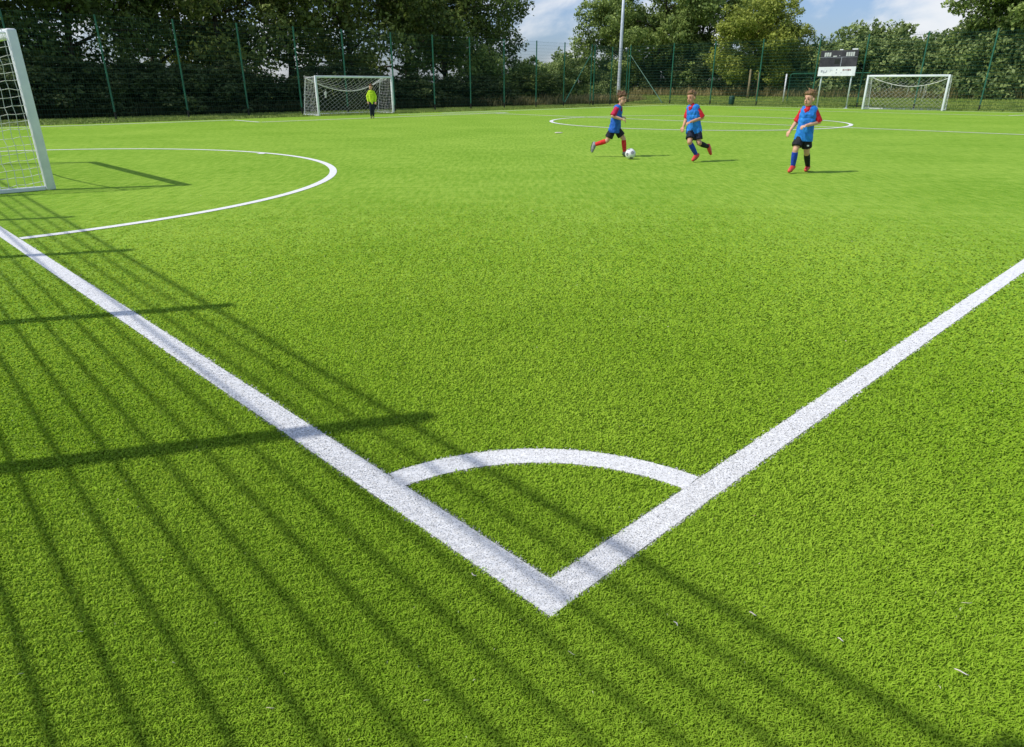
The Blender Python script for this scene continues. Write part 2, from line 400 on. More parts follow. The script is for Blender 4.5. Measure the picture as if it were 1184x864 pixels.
# ------------------------------------------------------------------ strips of rough grass by the fences
def bank(u):
    """height of the low grass bank beyond the right hand fence"""
    return np.clip((np.asarray(u, float) - 49.9) / 7.0, 0, 1) * .50
me = bpy.data.meshes.new('grass_bank')
pr_ = [(49.9, -.03), (51.2, .09), (53.4, .25), (56.9, .49), (64, .52), (110, .52)]
vv_ = [(*uv(u_, v_), z_) for (u_, z_) in pr_ for v_ in (-40, 41.5)]
me.from_pydata(vv_, [], [(2 * i_, 2 * i_ + 2, 2 * i_ + 3, 2 * i_ + 1) for i_ in range(5)]); me.update()
tag(link_mesh('grass_bank', me, M['verge']), kind='structure')
def grass_strip(name, label, u0, u1, v0, v1, n, h0, h1, w, mat, clump=0):
    u = rng.uniform(u0, u1, n); v = rng.uniform(v0, v1, n)
    x = C0.x + U.x * u + V.x * v; y = C0.y + U.y * u + V.y * v
    ww = w * rng.uniform(.6, 1.3, n)
    h = rng.uniform(h0, h1, n)
    if clump:
        h *= .55 + .6 * (np.sin(u * 1.7 + v * 2.3) * np.sin(u * .61 - v * .9 + 1) * .5 + .5) + .25 * rng.uniform(0, 1, n) ** 3
    th = rng.uniform(0, PI, n); tx, ty = np.cos(th), np.sin(th)
    lx = rng.normal(0, .28, n) * h; ly = rng.normal(0, .28, n) * h
    vv = np.empty((n, 5, 3))
    zb = bank(u) if u0 > 40 else np.zeros(n); z0 = zb - .02
    vv[:, 0] = np.stack([x - tx * ww / 2, y - ty * ww / 2, z0], 1)
    vv[:, 1] = np.stack([x + tx * ww / 2, y + ty * ww / 2, z0], 1)
    vv[:, 2] = np.stack([x + tx * ww * .4 + lx * .35, y + ty * ww * .4 + ly * .35, zb + h * .6], 1)
    vv[:, 3] = np.stack([x - tx * ww * .4 + lx * .35, y - ty * ww * .4 + ly * .35, zb + h * .6], 1)
    vv[:, 4] = np.stack([x + lx, y + ly, zb + h], 1)
    base = (np.arange(n) * 5)[:, None]
    polys = np.concatenate([base + np.array([0, 1, 2, 3]), base + np.array([3, 2, 4])], 1).ravel()
    tone = np.clip(rng.normal(.45, .25, n), 0, 1)
    sh = np.repeat(tone[:, None], 5, 1); sh[:, 4] += .15; sh[:, :2] -= .2
    o = np_mesh(name, vv.reshape(-1, 3), polys, np.tile([4, 3], n), mat, None, np.clip(sh, 0, 1).ravel())
    return tag(o, label, 'grass', kind='stuff')

grass_strip('mown_grass', 'mown grass strip between the turf and the left hand fence', -2, 44, 31.65, 37.0, 44000, .03, .09, .035, M['verge_blades'])
grass_strip('mown_grass', 'mown grass strip along the right hand fence and behind it', 48.8, 57.0, -2, 40, 50000, .04, .12, .035, M['verge_blades'])
grass_strip('tall_dry_grass', 'tall straw coloured grass behind the right hand fence', 57.2, 59.6, -2, 42, 12000, .3, .85, .05, M['dry_grass'], 1)
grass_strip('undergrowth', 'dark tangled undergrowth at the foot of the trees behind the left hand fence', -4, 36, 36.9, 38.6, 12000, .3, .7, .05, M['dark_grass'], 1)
grass_strip('tall_dry_grass', 'dry grass and weeds in the corner where the two fences meet', 34, 53, 36.8, 39.5, 8000, .3, .8, .05, M['dry_grass'], 1)

# ------------------------------------------------------------------ fences
def fence_part(root, pts_post, H, hstep, vstep, rh, rv_, post_r, braces=(), foot_black=.35, top_r=None):
    """posts at the given points, welded mesh panels between them"""
    for (x, y) in pts_post:
        p = MB(); p.box((x, y, H / 2 + foot_black / 2), (post_r * 2, post_r * 2, H - foot_black), ANG_U, .006)
        o = p.build('post', M['fence_green'], root)
        f = MB(); f.box((x, y, foot_black / 2 - .02), (post_r * 2.15, post_r * 2.15, foot_black), ANG_U, .006)
        f.box((x, y, .006), (post_r * 4.4, post_r * 4.4, .02), ANG_U, .004)
        f.build('foot', M['black_metal'], o)
        c = MB(); c.box((x, y, H + .008), (post_r * 2.3, post_r * 2.3, .02), ANG_U, .004); c.build('cap', M['black_metal'], o)
    for (a, b) in zip(pts_post[:-1], pts_post[1:]):
        a = Vector((a[0], a[1], 0)); b = Vector((b[0], b[1], 0)); d = b - a; L = d.length; dn = d / L
        m = MB()
        s = a + dn * (post_r + .004); e = b - dn * (post_r + .004)
        z = .10; k = 0
        while z < H + 1e-4:
            r = rh if (top_r is None or z < H - hstep * .6) else top_r
            m.tube(s + Vector((0, 0, z)), e + Vector((0, 0, z)), r, n=4, rot=PI / 4, cap=False); z += hstep
        q = Vector((-dn.y, dn.x, 0)) * (rh + rv_ + .001)
        n = int((e - s).length / vstep)
        for i in range(n + 1):
            p = s + (e - s) * ((i + .5) / (n + 1)) + q
            m.tube(p + Vector((0, 0, .06)), p + Vector((0, 0, H)), rv_, n=3, cap=False)
        m.build('mesh_panel', M['fence_mesh'], root)
    for (p, q) in braces:
        m = MB(); m.tube(p, q, .032, n=8); m.build('brace', M['fence_green'], root)

# left hand fence
HL = 4.15
posts = [ray_to(x, v=34.0) for x in (-70, 22, 126, 212, 283, 346, 400, 455, 502, 544, 583, 620, 652, 683)]
fl = empty('mesh_fence', (0, 0, 0))
tag(fl, 'tall green mesh fence in front of the dark trees, behind the goal with the keeper', 'fence', 'green mesh fences round the pitch')
link = [posts[-1], ray_to(727, u=49.6)]
fence_part(fl, posts, HL, .2, .1, .003, .0026, .029,
           [((posts[-1][0], posts[-1][1], 3.6), (ray_to(653.5, v=33.4)[0], ray_to(653.5, v=33.4)[1], .3))])
# right hand fence
HR = 4.45
postsR = [ray_to(x, u=49.6) for x in (727, 776, 823, 877, 941, 995, 1062, 1139, 1225, 1330)]
fr = empty('mesh_fence', (0, 0, 0))
tag(fr, 'tall green mesh fence along the far right end, behind the scoreboard', 'fence', 'green mesh fences round the pitch')
bx = ray_to(767, u=49.1)
fence_part(fr, postsR, HR, .2, .1, .0075, .004, .036,
           [((postsR[0][0], postsR[0][1], 3.7), (bx[0], bx[1], .12))])
# short panel that closes the corner between the two
fc = empty('mesh_fence', (0, 0, 0))
tag(fc, 'short green mesh fence joining the two long fences near the light pole', 'fence', 'green mesh fences round the pitch')
pm = [Vector(posts[-1]).lerp(Vector(postsR[0]), t) for t in (.07, .5, .93)]
fence_part(fc, [(p.x, p.y) for p in pm], HL, .2, .1, .0065, .004, .034)
# the fence behind the near goal: out of the picture to the left, it throws the long shadows over the corner
SH = Vector((.962, .272)).normalized()           # the way shadows fall
ELEV = math.radians(48.5)
HN = 4.2
tipn = Vector((-.42, 2.89)); base1 = tipn - SH * (HN / math.tan(ELEV))
fn = empty('mesh_fence', (0, 0, 0))
tag(fn, 'green mesh fence beside the near corner whose post and wire shadows cross the goal line', 'fence', 'green mesh fences round the pitch')
NV = Vector((-.674, .739))
pn = [base1 + NV * (2.4 * k) for k in range(-4, 8)]
fence_part(fn, [(p.x, p.y) for p in pn], HN, .2, .05, .0138, .0042, .044, top_r=.021)

# ------------------------------------------------------------------ goals
def make_goal(name, W, H, Dt, Db, sag, pr, cell, cord, hang=False, label=''):
    """local frame: x along the mouth, y backwards, z up"""
    g = empty(name)
    tag(g, label, 'goal')
    for x in (0, W):
        m = MB(); m.box((x, 0, H / 2), (pr * 2, pr * 2, H), 0, pr * .35); m.build('post', M['goal_white'], g, True)
    m = MB(); m.box((W / 2, 0, H - pr + .003), (W - pr * 2 - .004, pr * 1.96, pr * 2), 0, pr * .35); m.build('crossbar', M['goal_white'], g, True)
    for x in (0, W):
        m = MB(); m.box((x, Db / 2 + pr, .032), (.07, Db - pr * 2 + .12, .06), 0, .012); m.build('side_bar', M['goal_white'], g)
    m = MB(); m.box((W / 2, Db + .06, .033), (W - .074, .07, .062), 0, .012); m.build('back_bar', M['goal_white'], g)
    for x in (.02, W - .02):
        m = MB(); m.path([(x, pr, H - .05), (x, Dt, H - .10), (x, Dt + .1, H - .2)], .014, 6)
        m.path([(x, Dt + .1, H - .2), (x, Db, .07)], .014, 6); m.build('net_support', M['goal_white'], g)
    def topc(t):
        return Vector((W * t, Dt + .05 - .12 * math.sin(PI * t), H - .10 - sag * 4 * t * (1 - t) * (.9 + .2 * t)))
    # supporting cord at the back edge of the net roof
    m = MB(); m.path([topc(i / 24) for i in range(25)], cord * 3.2 + .004, 6); m.build('net_cord', M['net'], g)
    net = MB()
    def prof(t, s):
        """profile of the net at mouth position t: s 0..1 roof, 1..2 back"""
        a = Vector((W * t, .0, H - .01)); c = topc(t); b = Vector((W * t, Db + .03, .06))
        if s <= 1: 
            p = a.lerp(c, s); p.z -= .10 * math.sin(PI * s) * (1 if 0.02 < t < .98 else 0); return p
        p = c.lerp(b, s - 1); p.y += .10 * math.sin(PI * (s - 1)); return p
    nx = max(2, int(W / cell)); n1 = max(2, int(1.0 / cell)); n2 = max(3, int(H * .9 / cell)); nt = n1 + n2
    def sv(j): return j / n1 if j <= n1 else 1 + (j - n1) / n2
    P = [[prof(i / nx, sv(j)) + Vector((random.gauss(0, .008), random.gauss(0, .012), random.gauss(0, .008))) for j in range(nt + 1)] for i in range(nx + 1)]
    for i in range(nx + 1):
        for j in range(nt + 1):
            # square mesh hung on the diagonal
            if i < nx and j < nt:
                if (i + j) % 2 == 0: net.tube(P[i][j], P[i + 1][j + 1], cord, n=3, cap=False)
                else: net.tube(P[i + 1][j], P[i][j + 1], cord, n=3, cap=False)
    for side, t in ((0, 0.), (1, 1.)):
        m2 = int(H / cell)
        rows = []
        for k in range(m2 + 1):
            z = H * .985 * k / m2 + .03
            yb = Db + .03 + (Dt + .1 - Db) * min(1, z / (H - .12))
            nn = max(2, int(yb / cell) + 1)
            rows.append([Vector((W * t + random.gauss(0, .01), yb * q / nn, z + random.gauss(0, .008) - .05 * math.sin(PI * q / nn))) for q in range(nn + 1)])
        for k in range(m2 + 1):
            r = rows[k]
            for q in range(len(r) - 1): net.tube(r[q], r[q + 1], cord, n=3, cap=False)
            if k < m2:
                r2 = rows[k + 1]
                for q in range(len(r)):
                    net.tube(r[q], r2[min(q, len(r2) - 1)], cord, n=3, cap=False)
    net.build('net', M['net'], g)
    if hang:
        h = MB()
        for (t, l) in ((.28, .35), (.50, .5), (.66, .62), (.70, .9), (.72, .75)):
            p = topc(t); h.path([p, p + Vector((.03, -.03, -l * .5)), p + Vector((-.02, -.02, -l))], [cord * 2, cord * 3, cord * 2], 5)
        h.build('loose_cord', M['net'], g)
    return g

# near goal, standing on the left, mouth along V
gx, gy = ground(59, 219.5)
g1 = make_goal('football_goal', 4.88, 2.16, .75, 1.45, .5, .062, .105, .0042,
               label='near football goal at the left edge, square white post and net')
# local x along V, local y along -U (behind the goal line)
g1.location = (gx, gy, 0); g1.rotation_euler = (0, 0, ANG_V)
# far goal on the left side, mouth along U, back towards +V
x1, y1 = ground(369, 134.3)
g2 = make_goal('football_goal', 4.88, 1.86, .85, 1.35, .62, .050, .14, .0052, label='far left white goal with the keeper in yellow in front of it')
gl2 = Vector((x1, y1)); gr2 = Vector(ground(455, 131.2))
g2.location = (x1, y1, 0); g2.rotation_euler = (0, 0, math.atan2(gr2.y - gl2.y, gr2.x - gl2.x))
k = (gr2 - gl2).length / 4.88; g2.scale = (k, 1, 1)
# glove bag hooked in that net
# goal at the far right end
x1, y1 = ground(997, 126.6)
gl3 = Vector((x1, y1)); gr3 = Vector(ground(1089, 128.4))
g3 = make_goal('football_goal', 4.88, 2.0, .85, 1.35, .55, .062, .15, .0045, hang=True, label='white goal at the far right end, beside the scoreboard')
g3.location = (x1, y1, 0); g3.rotation_euler = (0, 0, math.atan2(gr3.y - gl3.y, gr3.x - gl3.x))
k = (gr3 - gl3).length / 4.88; g3.scale = (k, 1, 1)

# pale glove / rag caught in the net of the far left goal
def local_to_world(root, p):
    bpy.context.view_layer.update(); return root.matrix_world @ Vector(p)
p = local_to_world(g2, (1.35, 1.22, 1.02))
m = MB(); m.box((0, 0, 0), (.13, .05, .16), .3, .018); m.box((.03, 0, -.14), (.10, .045, .13), .5, .018); m.box((-.01, 0, .10), (.05, .03, .07), 0, .008)
o = m.build('rag', M['net']); o.location = p; o.rotation_euler = (.1, .2, .5)
tag(o, 'pale rag caught in the net of the far left goal', 'rag')

# ------------------------------------------------------------------ scoreboard, pole, small things by the fence
sb_l = Vector(ray_to(948.5, u=48.95)); sb_r = Vector(ray_to(983, u=48.95))
ax = (sb_r - sb_l); Wd = ax.length; rz = math.atan2(ax.y, ax.x)
sb = empty('scoreboard', (sb_l.x, sb_l.y, 0), rz)
tag(sb, 'black and white scoreboard on two pale posts beside the far right goal', 'scoreboard')
for x in (0, Wd):
    m = MB(); m.tube((x, 0, -.02), (x, 0, 3.45), .05, n=10); m.build('post', M['galv'], sb, True)
    f = MB(); f.box((x, 0, 0), (.24, .24, .03), 0, .006); f.build('base_plate', M['galv'], sb)
x0, x1_ = -.22, Wd + .24; wd = x1_ - x0; xc = (x0 + x1_) / 2
m = MB(); m.box((xc, -.13, 3.03), (wd, .10, .98), 0, .012); bb = m.build('display_panel', M['board_black'], sb)
m = MB(); m.box((xc, -.13, 2.255), (wd, .09, .56), 0, .010); wb = m.build('sponsor_panel', M['board_white'], sb)
for cx_, w_ in ((.20, .46), (.80, .56)):
    d = MB()
    base = x0 + wd * cx_ - w_ / 2
    for k in range(3 if cx_ < .5 else 4):
        cw = w_ / (3 if cx_ < .5 else 4)
        xq = base + cw * (k + .5)
        d = MB(); d.box((xq, -.184, 3.28), (cw * .80, .010, .24), 0); d.build('letter', M['board_grey'], bb)
d = MB(); d.box((x0 + wd * .40, -.184, 3.17), (.24, .010, .07)); d.box((x0 + wd * .52, -.184, 3.20), (.06, .010, .04)); d.build('colon_mark', M['board_grey'], bb)
d = MB(); d.box((x0 + wd * .48, -.184, 2.86), (.34, .012, .30), 0, .004); d.build('display_window', M['black_metal'], bb)
d = MB(); d.box((x0 + wd * .585, -.184, 2.83), (.03, .010, .56)); d.box((xc, -.184, 3.11), (wd * .98, .008, .015)); d.build('divider', M['board_mark'], bb)
d = MB()
for (tx, tz, w_, h_) in ((.10, 2.34, .12, .13), (.155, 2.30, .05, .16), (.20, 2.27, .10, .05), (.235, 2.33, .04, .12), (.33, 2.36, .03, .16), (.37, 2.40, .06, .04), (.50, 2.42, .06, .08), (.50, 2.24, .05, .08), (.63, 2.24, .05, .05)):
    d = MB(); d.box((x0 + wd * tx, -.180, tz - .06), (w_, .012, h_)); d.build('printed_mark', M['board_mark'], wb)
d = MB()
for (tx, w_, h_) in ((.68, .08, .10), (.725, .07, .06), (.77, .09, .05), (.82, .12, .09), (.87, .06, .08)):
    d = MB(); d.box((x0 + wd * tx, -.180, 2.34), (w_, .012, h_)); d.build('letter', M['board_red'], wb)
m = MB(); m.box((x0 + wd * .90, -.12, 3.562), (.34, .14, .08), 0, .01); m.box((x0 + wd * .54, -.12, 3.552), (.22, .10, .06), 0, .01); m.build('top_bracket', M['board_white'], sb)

lx, ly = ray_to(715.6, u=54.0)
lp = empty('light_pole', (lx, ly, float(bank(54.0))))
tag(lp, 'tall pale grey floodlight pole rising behind the boy with the ball', 'light pole')
m = MB(); m.path([(0, 0, -.02), (0, 0, 1.2), (0, 0, 5), (0, 0, 13)], [.17, .165, .145, .09], 16); m.build('shaft', M['galv'], lp, True)
m = MB(); m.box((0, 0, 0), (.5, .5, .04), 0, .01); m.build('base_plate', M['galv'], lp)
m = MB(); m.box((0, -.16, .9), (.12, .04, .45), 0, .008); m.build('access_door', M['galv'], lp)

bx_, by_ = ray_to(848, u=49.25)
bn = empty('litter_bin', (bx_, by_, 0), ANG_V)
tag(bn, 'small dark green bin on the grass at the fence, left of the wooden stakes', 'bin')
m = MB(); m.path([(0, 0, -.02), (0, 0, .2), (0, 0, .46), (0, 0, .54)], [.17, .2, .22, .215], 14); m.build('body', M['bin_green'], bn, True)
m = MB(); m.path([(0, 0, .545), (0, 0, .58), (0, 0, .66), (0, 0, .69)], [.235, .235, .16, .04], 14); m.build('lid', M['bin_green'], bn, True)

for i, (px, uu, hh, r, lab) in enumerate(((866, 55.5, 2.2, .09, 'thicker pale wooden stake beyond the fence below the yellow green tree'),
                                        (876, 55.0, 2.0, .05, 'thin pale wooden stake beyond the fence right beside a fence post'))):
    sx_, sy_ = ray_to(px, u=uu)
    m = MB(); m.path([(0, 0, -.05), (.02, 0, hh * .5), (0.01, .02, hh - .08), (0.01, .02, hh)], [r, r * .95, r * .85, r * .4], 9)
    o = m.build('wooden_stake', M['wood'], None, True); o.location = (sx_, sy_, float(bank(uu)))
    tag(o, lab, 'stake', 'wooden stakes beyond the fence')

# low green mesh panel with a white end post beyond the fence
a = Vector(ray_to(908, u=53.3)); b = Vector(ray_to(1005, u=53.3))
d = b - a
lf = empty('low_fence', (a.x, a.y, float(bank(53.3))), math.atan2(d.y, d.x))
tag(lf, 'low green mesh fence with a white end post, beyond the tall fence behind the scoreboard', 'fence')
m = MB(); m.tube((0, 0, -.02), (0, 0, 1.95), .055, n=10); m.build('end_post', M['board_white'], lf, True)
L = d.length
m = MB(); m.path([(.3, 0, 0), (.3, 0, 1.75), (.34, 0, 1.9), (.48, 0, 1.98), (L, 0, 1.98)], .03, 6); m.build('frame', M['fence_green'], lf)
m = MB()
for k in range(10): m.tube((.31, 0, .1 + .2 * k), (L, 0, .1 + .2 * k), .008, n=4)
for k in range(int(L / .12)): m.tube((.4 + .12 * k, .02, .05), (.4 + .12 * k, .02, 1.95), .006, n=3)
m.build('mesh_panel', M['fence_mesh'], lf)

# ------------------------------------------------------------------ trees and shrubs
def leaf_cloud(centres, radii, n, size, seed, flat=.75, shell=.45):
    r = np.random.default_rng(seed)
    c = np.array(centres); R = np.array(radii)
    # every clump carries smaller sprays that break its outline
    sub = r.normal(0, 1, (len(c), 6, 3)); sub /= np.linalg.norm(sub, axis=2)[:, :, None]
    sub[:, :, 2] *= flat
    c2 = (c[:, None, :] + sub * (R[:, None, None] * r.uniform(.75, 1.35, (len(c), 6, 1)))).reshape(-1, 3)
    R2 = (R[:, None] * r.uniform(.22, .48, (len(c), 6))).ravel()
    c = np.concatenate([c, c2]); R = np.concatenate([R * .86, R2])
    c[:, 2] = np.maximum(c[:, 2], R * .4)
    wgt = R ** 2.2; wgt = wgt / wgt.sum()
    ci = r.choice(len(c), n, p=wgt)
    dirn = r.normal(0, 1, (n, 3)); dirn /= np.linalg.norm(dirn, axis=1)[:, None]
    rad = R[ci] * (shell + (1.08 - shell) * r.uniform(0, 1, n) ** .6)
    # break every clump into twigs
    ph = dirn @ r.normal(0, 4.0, (3, 4)) + ci[:, None] * 1.7
    rad *= 1 + .16 * np.sin(ph).sum(1) / 2
    pos = c[ci] + dirn * rad[:, None] * np.array([1, 1, flat])
    nor = dirn * .8 + r.normal(0, .7, (n, 3)) + np.array([0, 0, .35])
    nor /= np.linalg.norm(nor, axis=1)[:, None]
    t = np.cross(nor, r.normal(0, 1, (n, 3))); t /= np.linalg.norm(t, axis=1)[:, None] + 1e-9
    b = np.cross(nor, t)
    s = (size * r.uniform(.45, 1.6, n))[:, None]
    v = np.empty((n, 4, 3))
    v[:, 0] = pos - t * s * .62; v[:, 1] = pos + b * s * .33 + nor * s * .08
    v[:, 2] = pos + t * s * .62; v[:, 3] = pos - b * s * .33 + nor * s * .08
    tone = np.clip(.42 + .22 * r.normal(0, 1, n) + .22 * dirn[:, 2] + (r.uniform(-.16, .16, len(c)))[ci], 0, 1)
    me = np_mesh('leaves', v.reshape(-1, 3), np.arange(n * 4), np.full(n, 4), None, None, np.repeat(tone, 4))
    return me

def tree_proto(seed, H, R, cb, n, size, lean=0.0, nlimb=12):
    r = random.Random(seed)
    wood = MB(); cs = []; rs = []
    tp = [Vector((0, 0, -.1))]
    for k in range(1, 7):
        tp.append(Vector((lean * k * .2 + r.gauss(0, .06) * k * .5, r.gauss(0, .06) * k * .5, H * .86 * k / 6)))
    tr = [.24, .20, .17, .14, .10, .07, .03]
    tr = [q * H / 10 for q in tr]
    wood.path(tp, tr, 9)
    def on_trunk(z):
        f = max(0, min(5.999, z / (H * .86) * 6)); i = int(f); return tp[i].lerp(tp[i + 1], f - i), tr[i] + (tr[i + 1] - tr[i]) * (f - i)
    for k in range(nlimb):
        z = cb * .75 + (H * .80 - cb * .75) * (k + r.random() * .8) / nlimb
        p, rad = on_trunk(z)
        ang = k * 2.4 + r.gauss(0, .3)
        frac = (z - cb) / (H - cb)
        reach = R * (.55 + .5 * math.sin(PI * min(1, max(0.12, frac * .85 + .22)))) * r.uniform(.7, 1.05)
        dirv = Vector((math.cos(ang), math.sin(ang), r.uniform(.05, .55)))
        e = p + dirv * reach; mid = p.lerp(e, .5) + Vector((0, 0, .12 * reach))
        wood.path([p, mid, e], [rad * .55, rad * .33, .02], 6)
        cs.append(e); rs.append(R * r.uniform(.26, .40))
        cs.append(mid + Vector((r.gauss(0, .3), r.gauss(0, .3), .3))); rs.append(R * r.uniform(.20, .32))
        for q in range(3):
            a2 = ang + r.uniform(-1, 1); dv = Vector((math.cos(a2), math.sin(a2), r.uniform(-.45, .5)))
            s0 = p.lerp(e, r.uniform(.45, .85)); e2 = s0 + dv * R * r.uniform(.28, .5)
            wood.path([s0, e2], [rad * .2, .012], 5)
            cs.append(e2); rs.append(R * r.uniform(.15, .27))
    cs.append(tp[-1]); rs.append(R * .4)
    return wood, leaf_cloud([tuple(c) for c in cs], rs, n, size, seed, .8)

def shrub_proto(seed, H, R, n, size):
    r = random.Random(seed)
    wood = MB(); cs = []; rs = []
    for k in range(16):
        a = k * 2.4; rr_ = R * math.sqrt(r.random()) * .72; z = H * (.15 + .72 * r.random() * (1 - .35 * rr_ / R))
        c = Vector((math.cos(a) * rr_, math.sin(a) * rr_, z)); cs.append(c); rs.append(R * r.uniform(.24, .42))
        wood.path([(c.x * .12, c.y * .12, -.05), (c.x * .5, c.y * .5, z * .5), c], [.05, .035, .01], 5)
    for k in range(5):   # leaders that break the outline
        a = r.random() * 6.28; rr_ = R * r.random() * .6; c = Vector((math.cos(a) * rr_, math.sin(a) * rr_, H * r.uniform(.85, 1.0)))
        cs.append(c); rs.append(R * r.uniform(.12, .2)); wood.path([(c.x * .4, c.y * .4, H * .4), c], [.03, .008], 5)
    for k in range(8):   # skirt
        a = k * .785 + r.random(); cs.append(Vector((math.cos(a) * R * .6, math.sin(a) * R * .6, H * .12))); rs.append(R * .34)
    return wood, leaf_cloud([tuple(c) for c in cs], rs, n, size, seed, .85)

def wood_mesh(mb):
    me = bpy.data.meshes.new('wood'); me.from_pydata(mb.v, [], mb.f); me.update()
    me.polygons.foreach_set('use_smooth', [True] * len(me.polygons)); me.materials.append(M['bark']); return me

PROTO = {}
for i in range(4):
    w_, lv = tree_proto(100 + i, 10.5, 4.3, 2.6, 15500, .19, nlimb=13); lv.materials.append(M['leaf_dark_shade'])
    PROTO['tree%d' % i] = (wood_mesh(w_), lv)
for i in range(3):
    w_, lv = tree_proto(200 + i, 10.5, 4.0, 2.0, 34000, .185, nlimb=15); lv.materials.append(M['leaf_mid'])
    PROTO['full%d' % i] = (wood_mesh(w_), lv)
for i in range(4):
    w_, lv = shrub_proto(300 + i, 3.4, 2.3, 13000, .145); lv.materials.append(M['leaf_hedge'])
    PROTO['shrub%d' % i] = (wood_mesh(w_), lv)

def plant(name, proto, xy, scale, mat, rz, label, group, cat, stem='trunk', sz=None):
    pu = to_uv(xy[0], xy[1])
    r = empty(name, (xy[0], xy[1], -.02 + (float(bank(pu[0])) if pu[1] < 41.5 else 0)), rz)
    r.scale = (scale, scale, sz if sz else scale)
    wm, lm = PROTO[proto]
    a = bpy.data.objects.new(stem, wm); col.objects.link(a); a.parent = r
    b = bpy.data.objects.new('crown' if stem == 'trunk' else 'foliage', lm); col.objects.link(b); b.parent = r
    b.material_slots[0].link = 'OBJECT'; b.material_slots[0].material = M[mat]
    tag(r, label, cat, group); return r

# trees behind the left hand fence; their shade is put into dark leaf colours
ORD = ['first', 'second', 'third', 'fourth', 'fifth', 'sixth', 'seventh', 'eighth', 'ninth', 'tenth', 'eleventh', 'twelfth', 'thirteenth', 'fourteenth', 'fifteenth', 'sixteenth']
lt = [(-95, 41, 'tree0', 1.0, 'leaf_dark_shade', 'dark tree behind the left fence, beyond the left edge of the near goal net'),
      (18, 42, 'tree1', 1.0, 'leaf_dark_shade', 'dark tree rising behind the near goal post at the top left'),
      (92, 40, 'tree2', .95, 'leaf_dark_shade', 'dark leafy tree just right of the near goal post, behind the fence'),
      (183, 44, 'tree3', .92, 'leaf_dark_shade', 'open branched tree with sky showing through, midway between the two left goals'),
      (262, 41, 'tree0', 1.0, 'leaf_olive', 'olive green tree with a dark trunk left of the far left goal'),
      (338, 43, 'tree1', 1.0, 'leaf_olive', 'olive green tree behind the left end of the far left goal'),
      (408, 41, 'tree2', 1.02, 'leaf_olive', 'olive green tree directly behind the far left goal'),
      (472, 44, 'tree3', 1.08, 'leaf_olive', 'tree just right of the far left goal, behind the fence'),
      (516, 41, 'tree1', 1.02, 'leaf_dark_shade', 'dark tall tree second from the sky gap at the top centre'),
      (548, 43, 'tree0', .86, 'leaf_dark_shade', 'dark tree whose crown borders the sky gap at the top centre')]
for i, (px, v_, pr_, s, mt, lab) in enumerate(lt):
    plant('tree', pr_, ray_to(px, v=v_ + 2.8), s * 1.06, mt, i * 1.3, lab, 'trees behind the left hand fence', 'tree')
# the hedge of shrubs under them, leaf colour darkened for the trees' shade
i = 0
for px in range(-70, 640, 37):
    i += 1
    near_goal = 'left of' if px < 350 else 'right of'
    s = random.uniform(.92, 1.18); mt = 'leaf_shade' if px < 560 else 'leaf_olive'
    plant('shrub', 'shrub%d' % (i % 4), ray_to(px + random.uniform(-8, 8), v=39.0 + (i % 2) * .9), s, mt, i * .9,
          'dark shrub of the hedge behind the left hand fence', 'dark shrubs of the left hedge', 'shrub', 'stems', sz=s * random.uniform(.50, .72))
plant('shrub', 'shrub1', ray_to(243, v=48), 1.5, 'leaf_yellow', .5, 'sunlit yellow bush glimpsed through the dark trees, left of the far left goal', None, 'shrub', 'stems')
plant('shrub', 'shrub2', ray_to(560, v=41), 1.15, 'leaf_mid', 1.5, 'lighter green bush left of the sky gap, low behind the fence', 'bushes round the sky gap', 'shrub', 'stems')
plant('shrub', 'shrub0', ray_to(612, v=45), 1.05, 'leaf_mid', 2.5, 'light green bush at the bottom of the sky gap', 'bushes round the sky gap', 'shrub', 'stems')
plant('shrub', 'shrub3', ray_to(650, v=47), 1.25, 'leaf_hedge', .2, 'taller green bush at the right of the sky gap', 'bushes round the sky gap', 'shrub', 'stems')

rt = [(716, 61, 'full0', .95, 'leaf_mid', 'big leafy green tree just left of the light pole, its crown edge against the sky'),
      (760, 60, 'full1', 1.05, 'leaf_mid', 'big leafy green tree right behind the light pole'),
      (806, 63, 'full2', 1.02, 'leaf_mid', 'big green tree between the light pole and the yellow green tree'),
      (868, 58, 'full0', .78, 'leaf_yellow', 'sunlit yellow green tree above the wooden stakes'),
      (896, 60, 'full1', .62, 'leaf_yellow', 'smaller yellow green tree bordering the open sky left of the scoreboard'),
      (1166, 61, 'full2', 1.0, 'leaf_mid', 'tall airy tree above the hedge in the top right corner'),
      (1232, 60, 'full1', 1.05, 'leaf_mid', 'tall airy tree at the right edge of the picture')]
for i, (px, u_, pr_, s, mt, lab) in enumerate(rt):
    plant('tree', pr_, ray_to(px, u=u_), s, mt, 2 + i * 1.1, lab, 'trees behind the right hand fence', 'tree')
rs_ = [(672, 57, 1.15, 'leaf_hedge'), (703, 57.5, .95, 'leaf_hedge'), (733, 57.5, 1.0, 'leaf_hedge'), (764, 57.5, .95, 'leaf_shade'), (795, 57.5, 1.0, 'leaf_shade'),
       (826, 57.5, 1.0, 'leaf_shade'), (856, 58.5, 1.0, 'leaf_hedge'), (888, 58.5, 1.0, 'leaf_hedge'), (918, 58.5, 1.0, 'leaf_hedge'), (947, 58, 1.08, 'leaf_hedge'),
       (978, 58, 1.45, 'leaf_hedge'), (1008, 58, 1.42, 'leaf_hedge'), (1040, 58, 1.18, 'leaf_hedge'), (1062, 59, 1.16, 'leaf_hedge'),
       (1092, 58, 1.32, 'leaf_hedge'), (1120, 58, 1.45, 'leaf_hedge'), (1150, 57, 1.45, 'leaf_hedge'), (1185, 57, 1.4, 'leaf_hedge'), (1225, 57, 1.4, 'leaf_hedge'), (1268, 57, 1.3, 'leaf_hedge')]
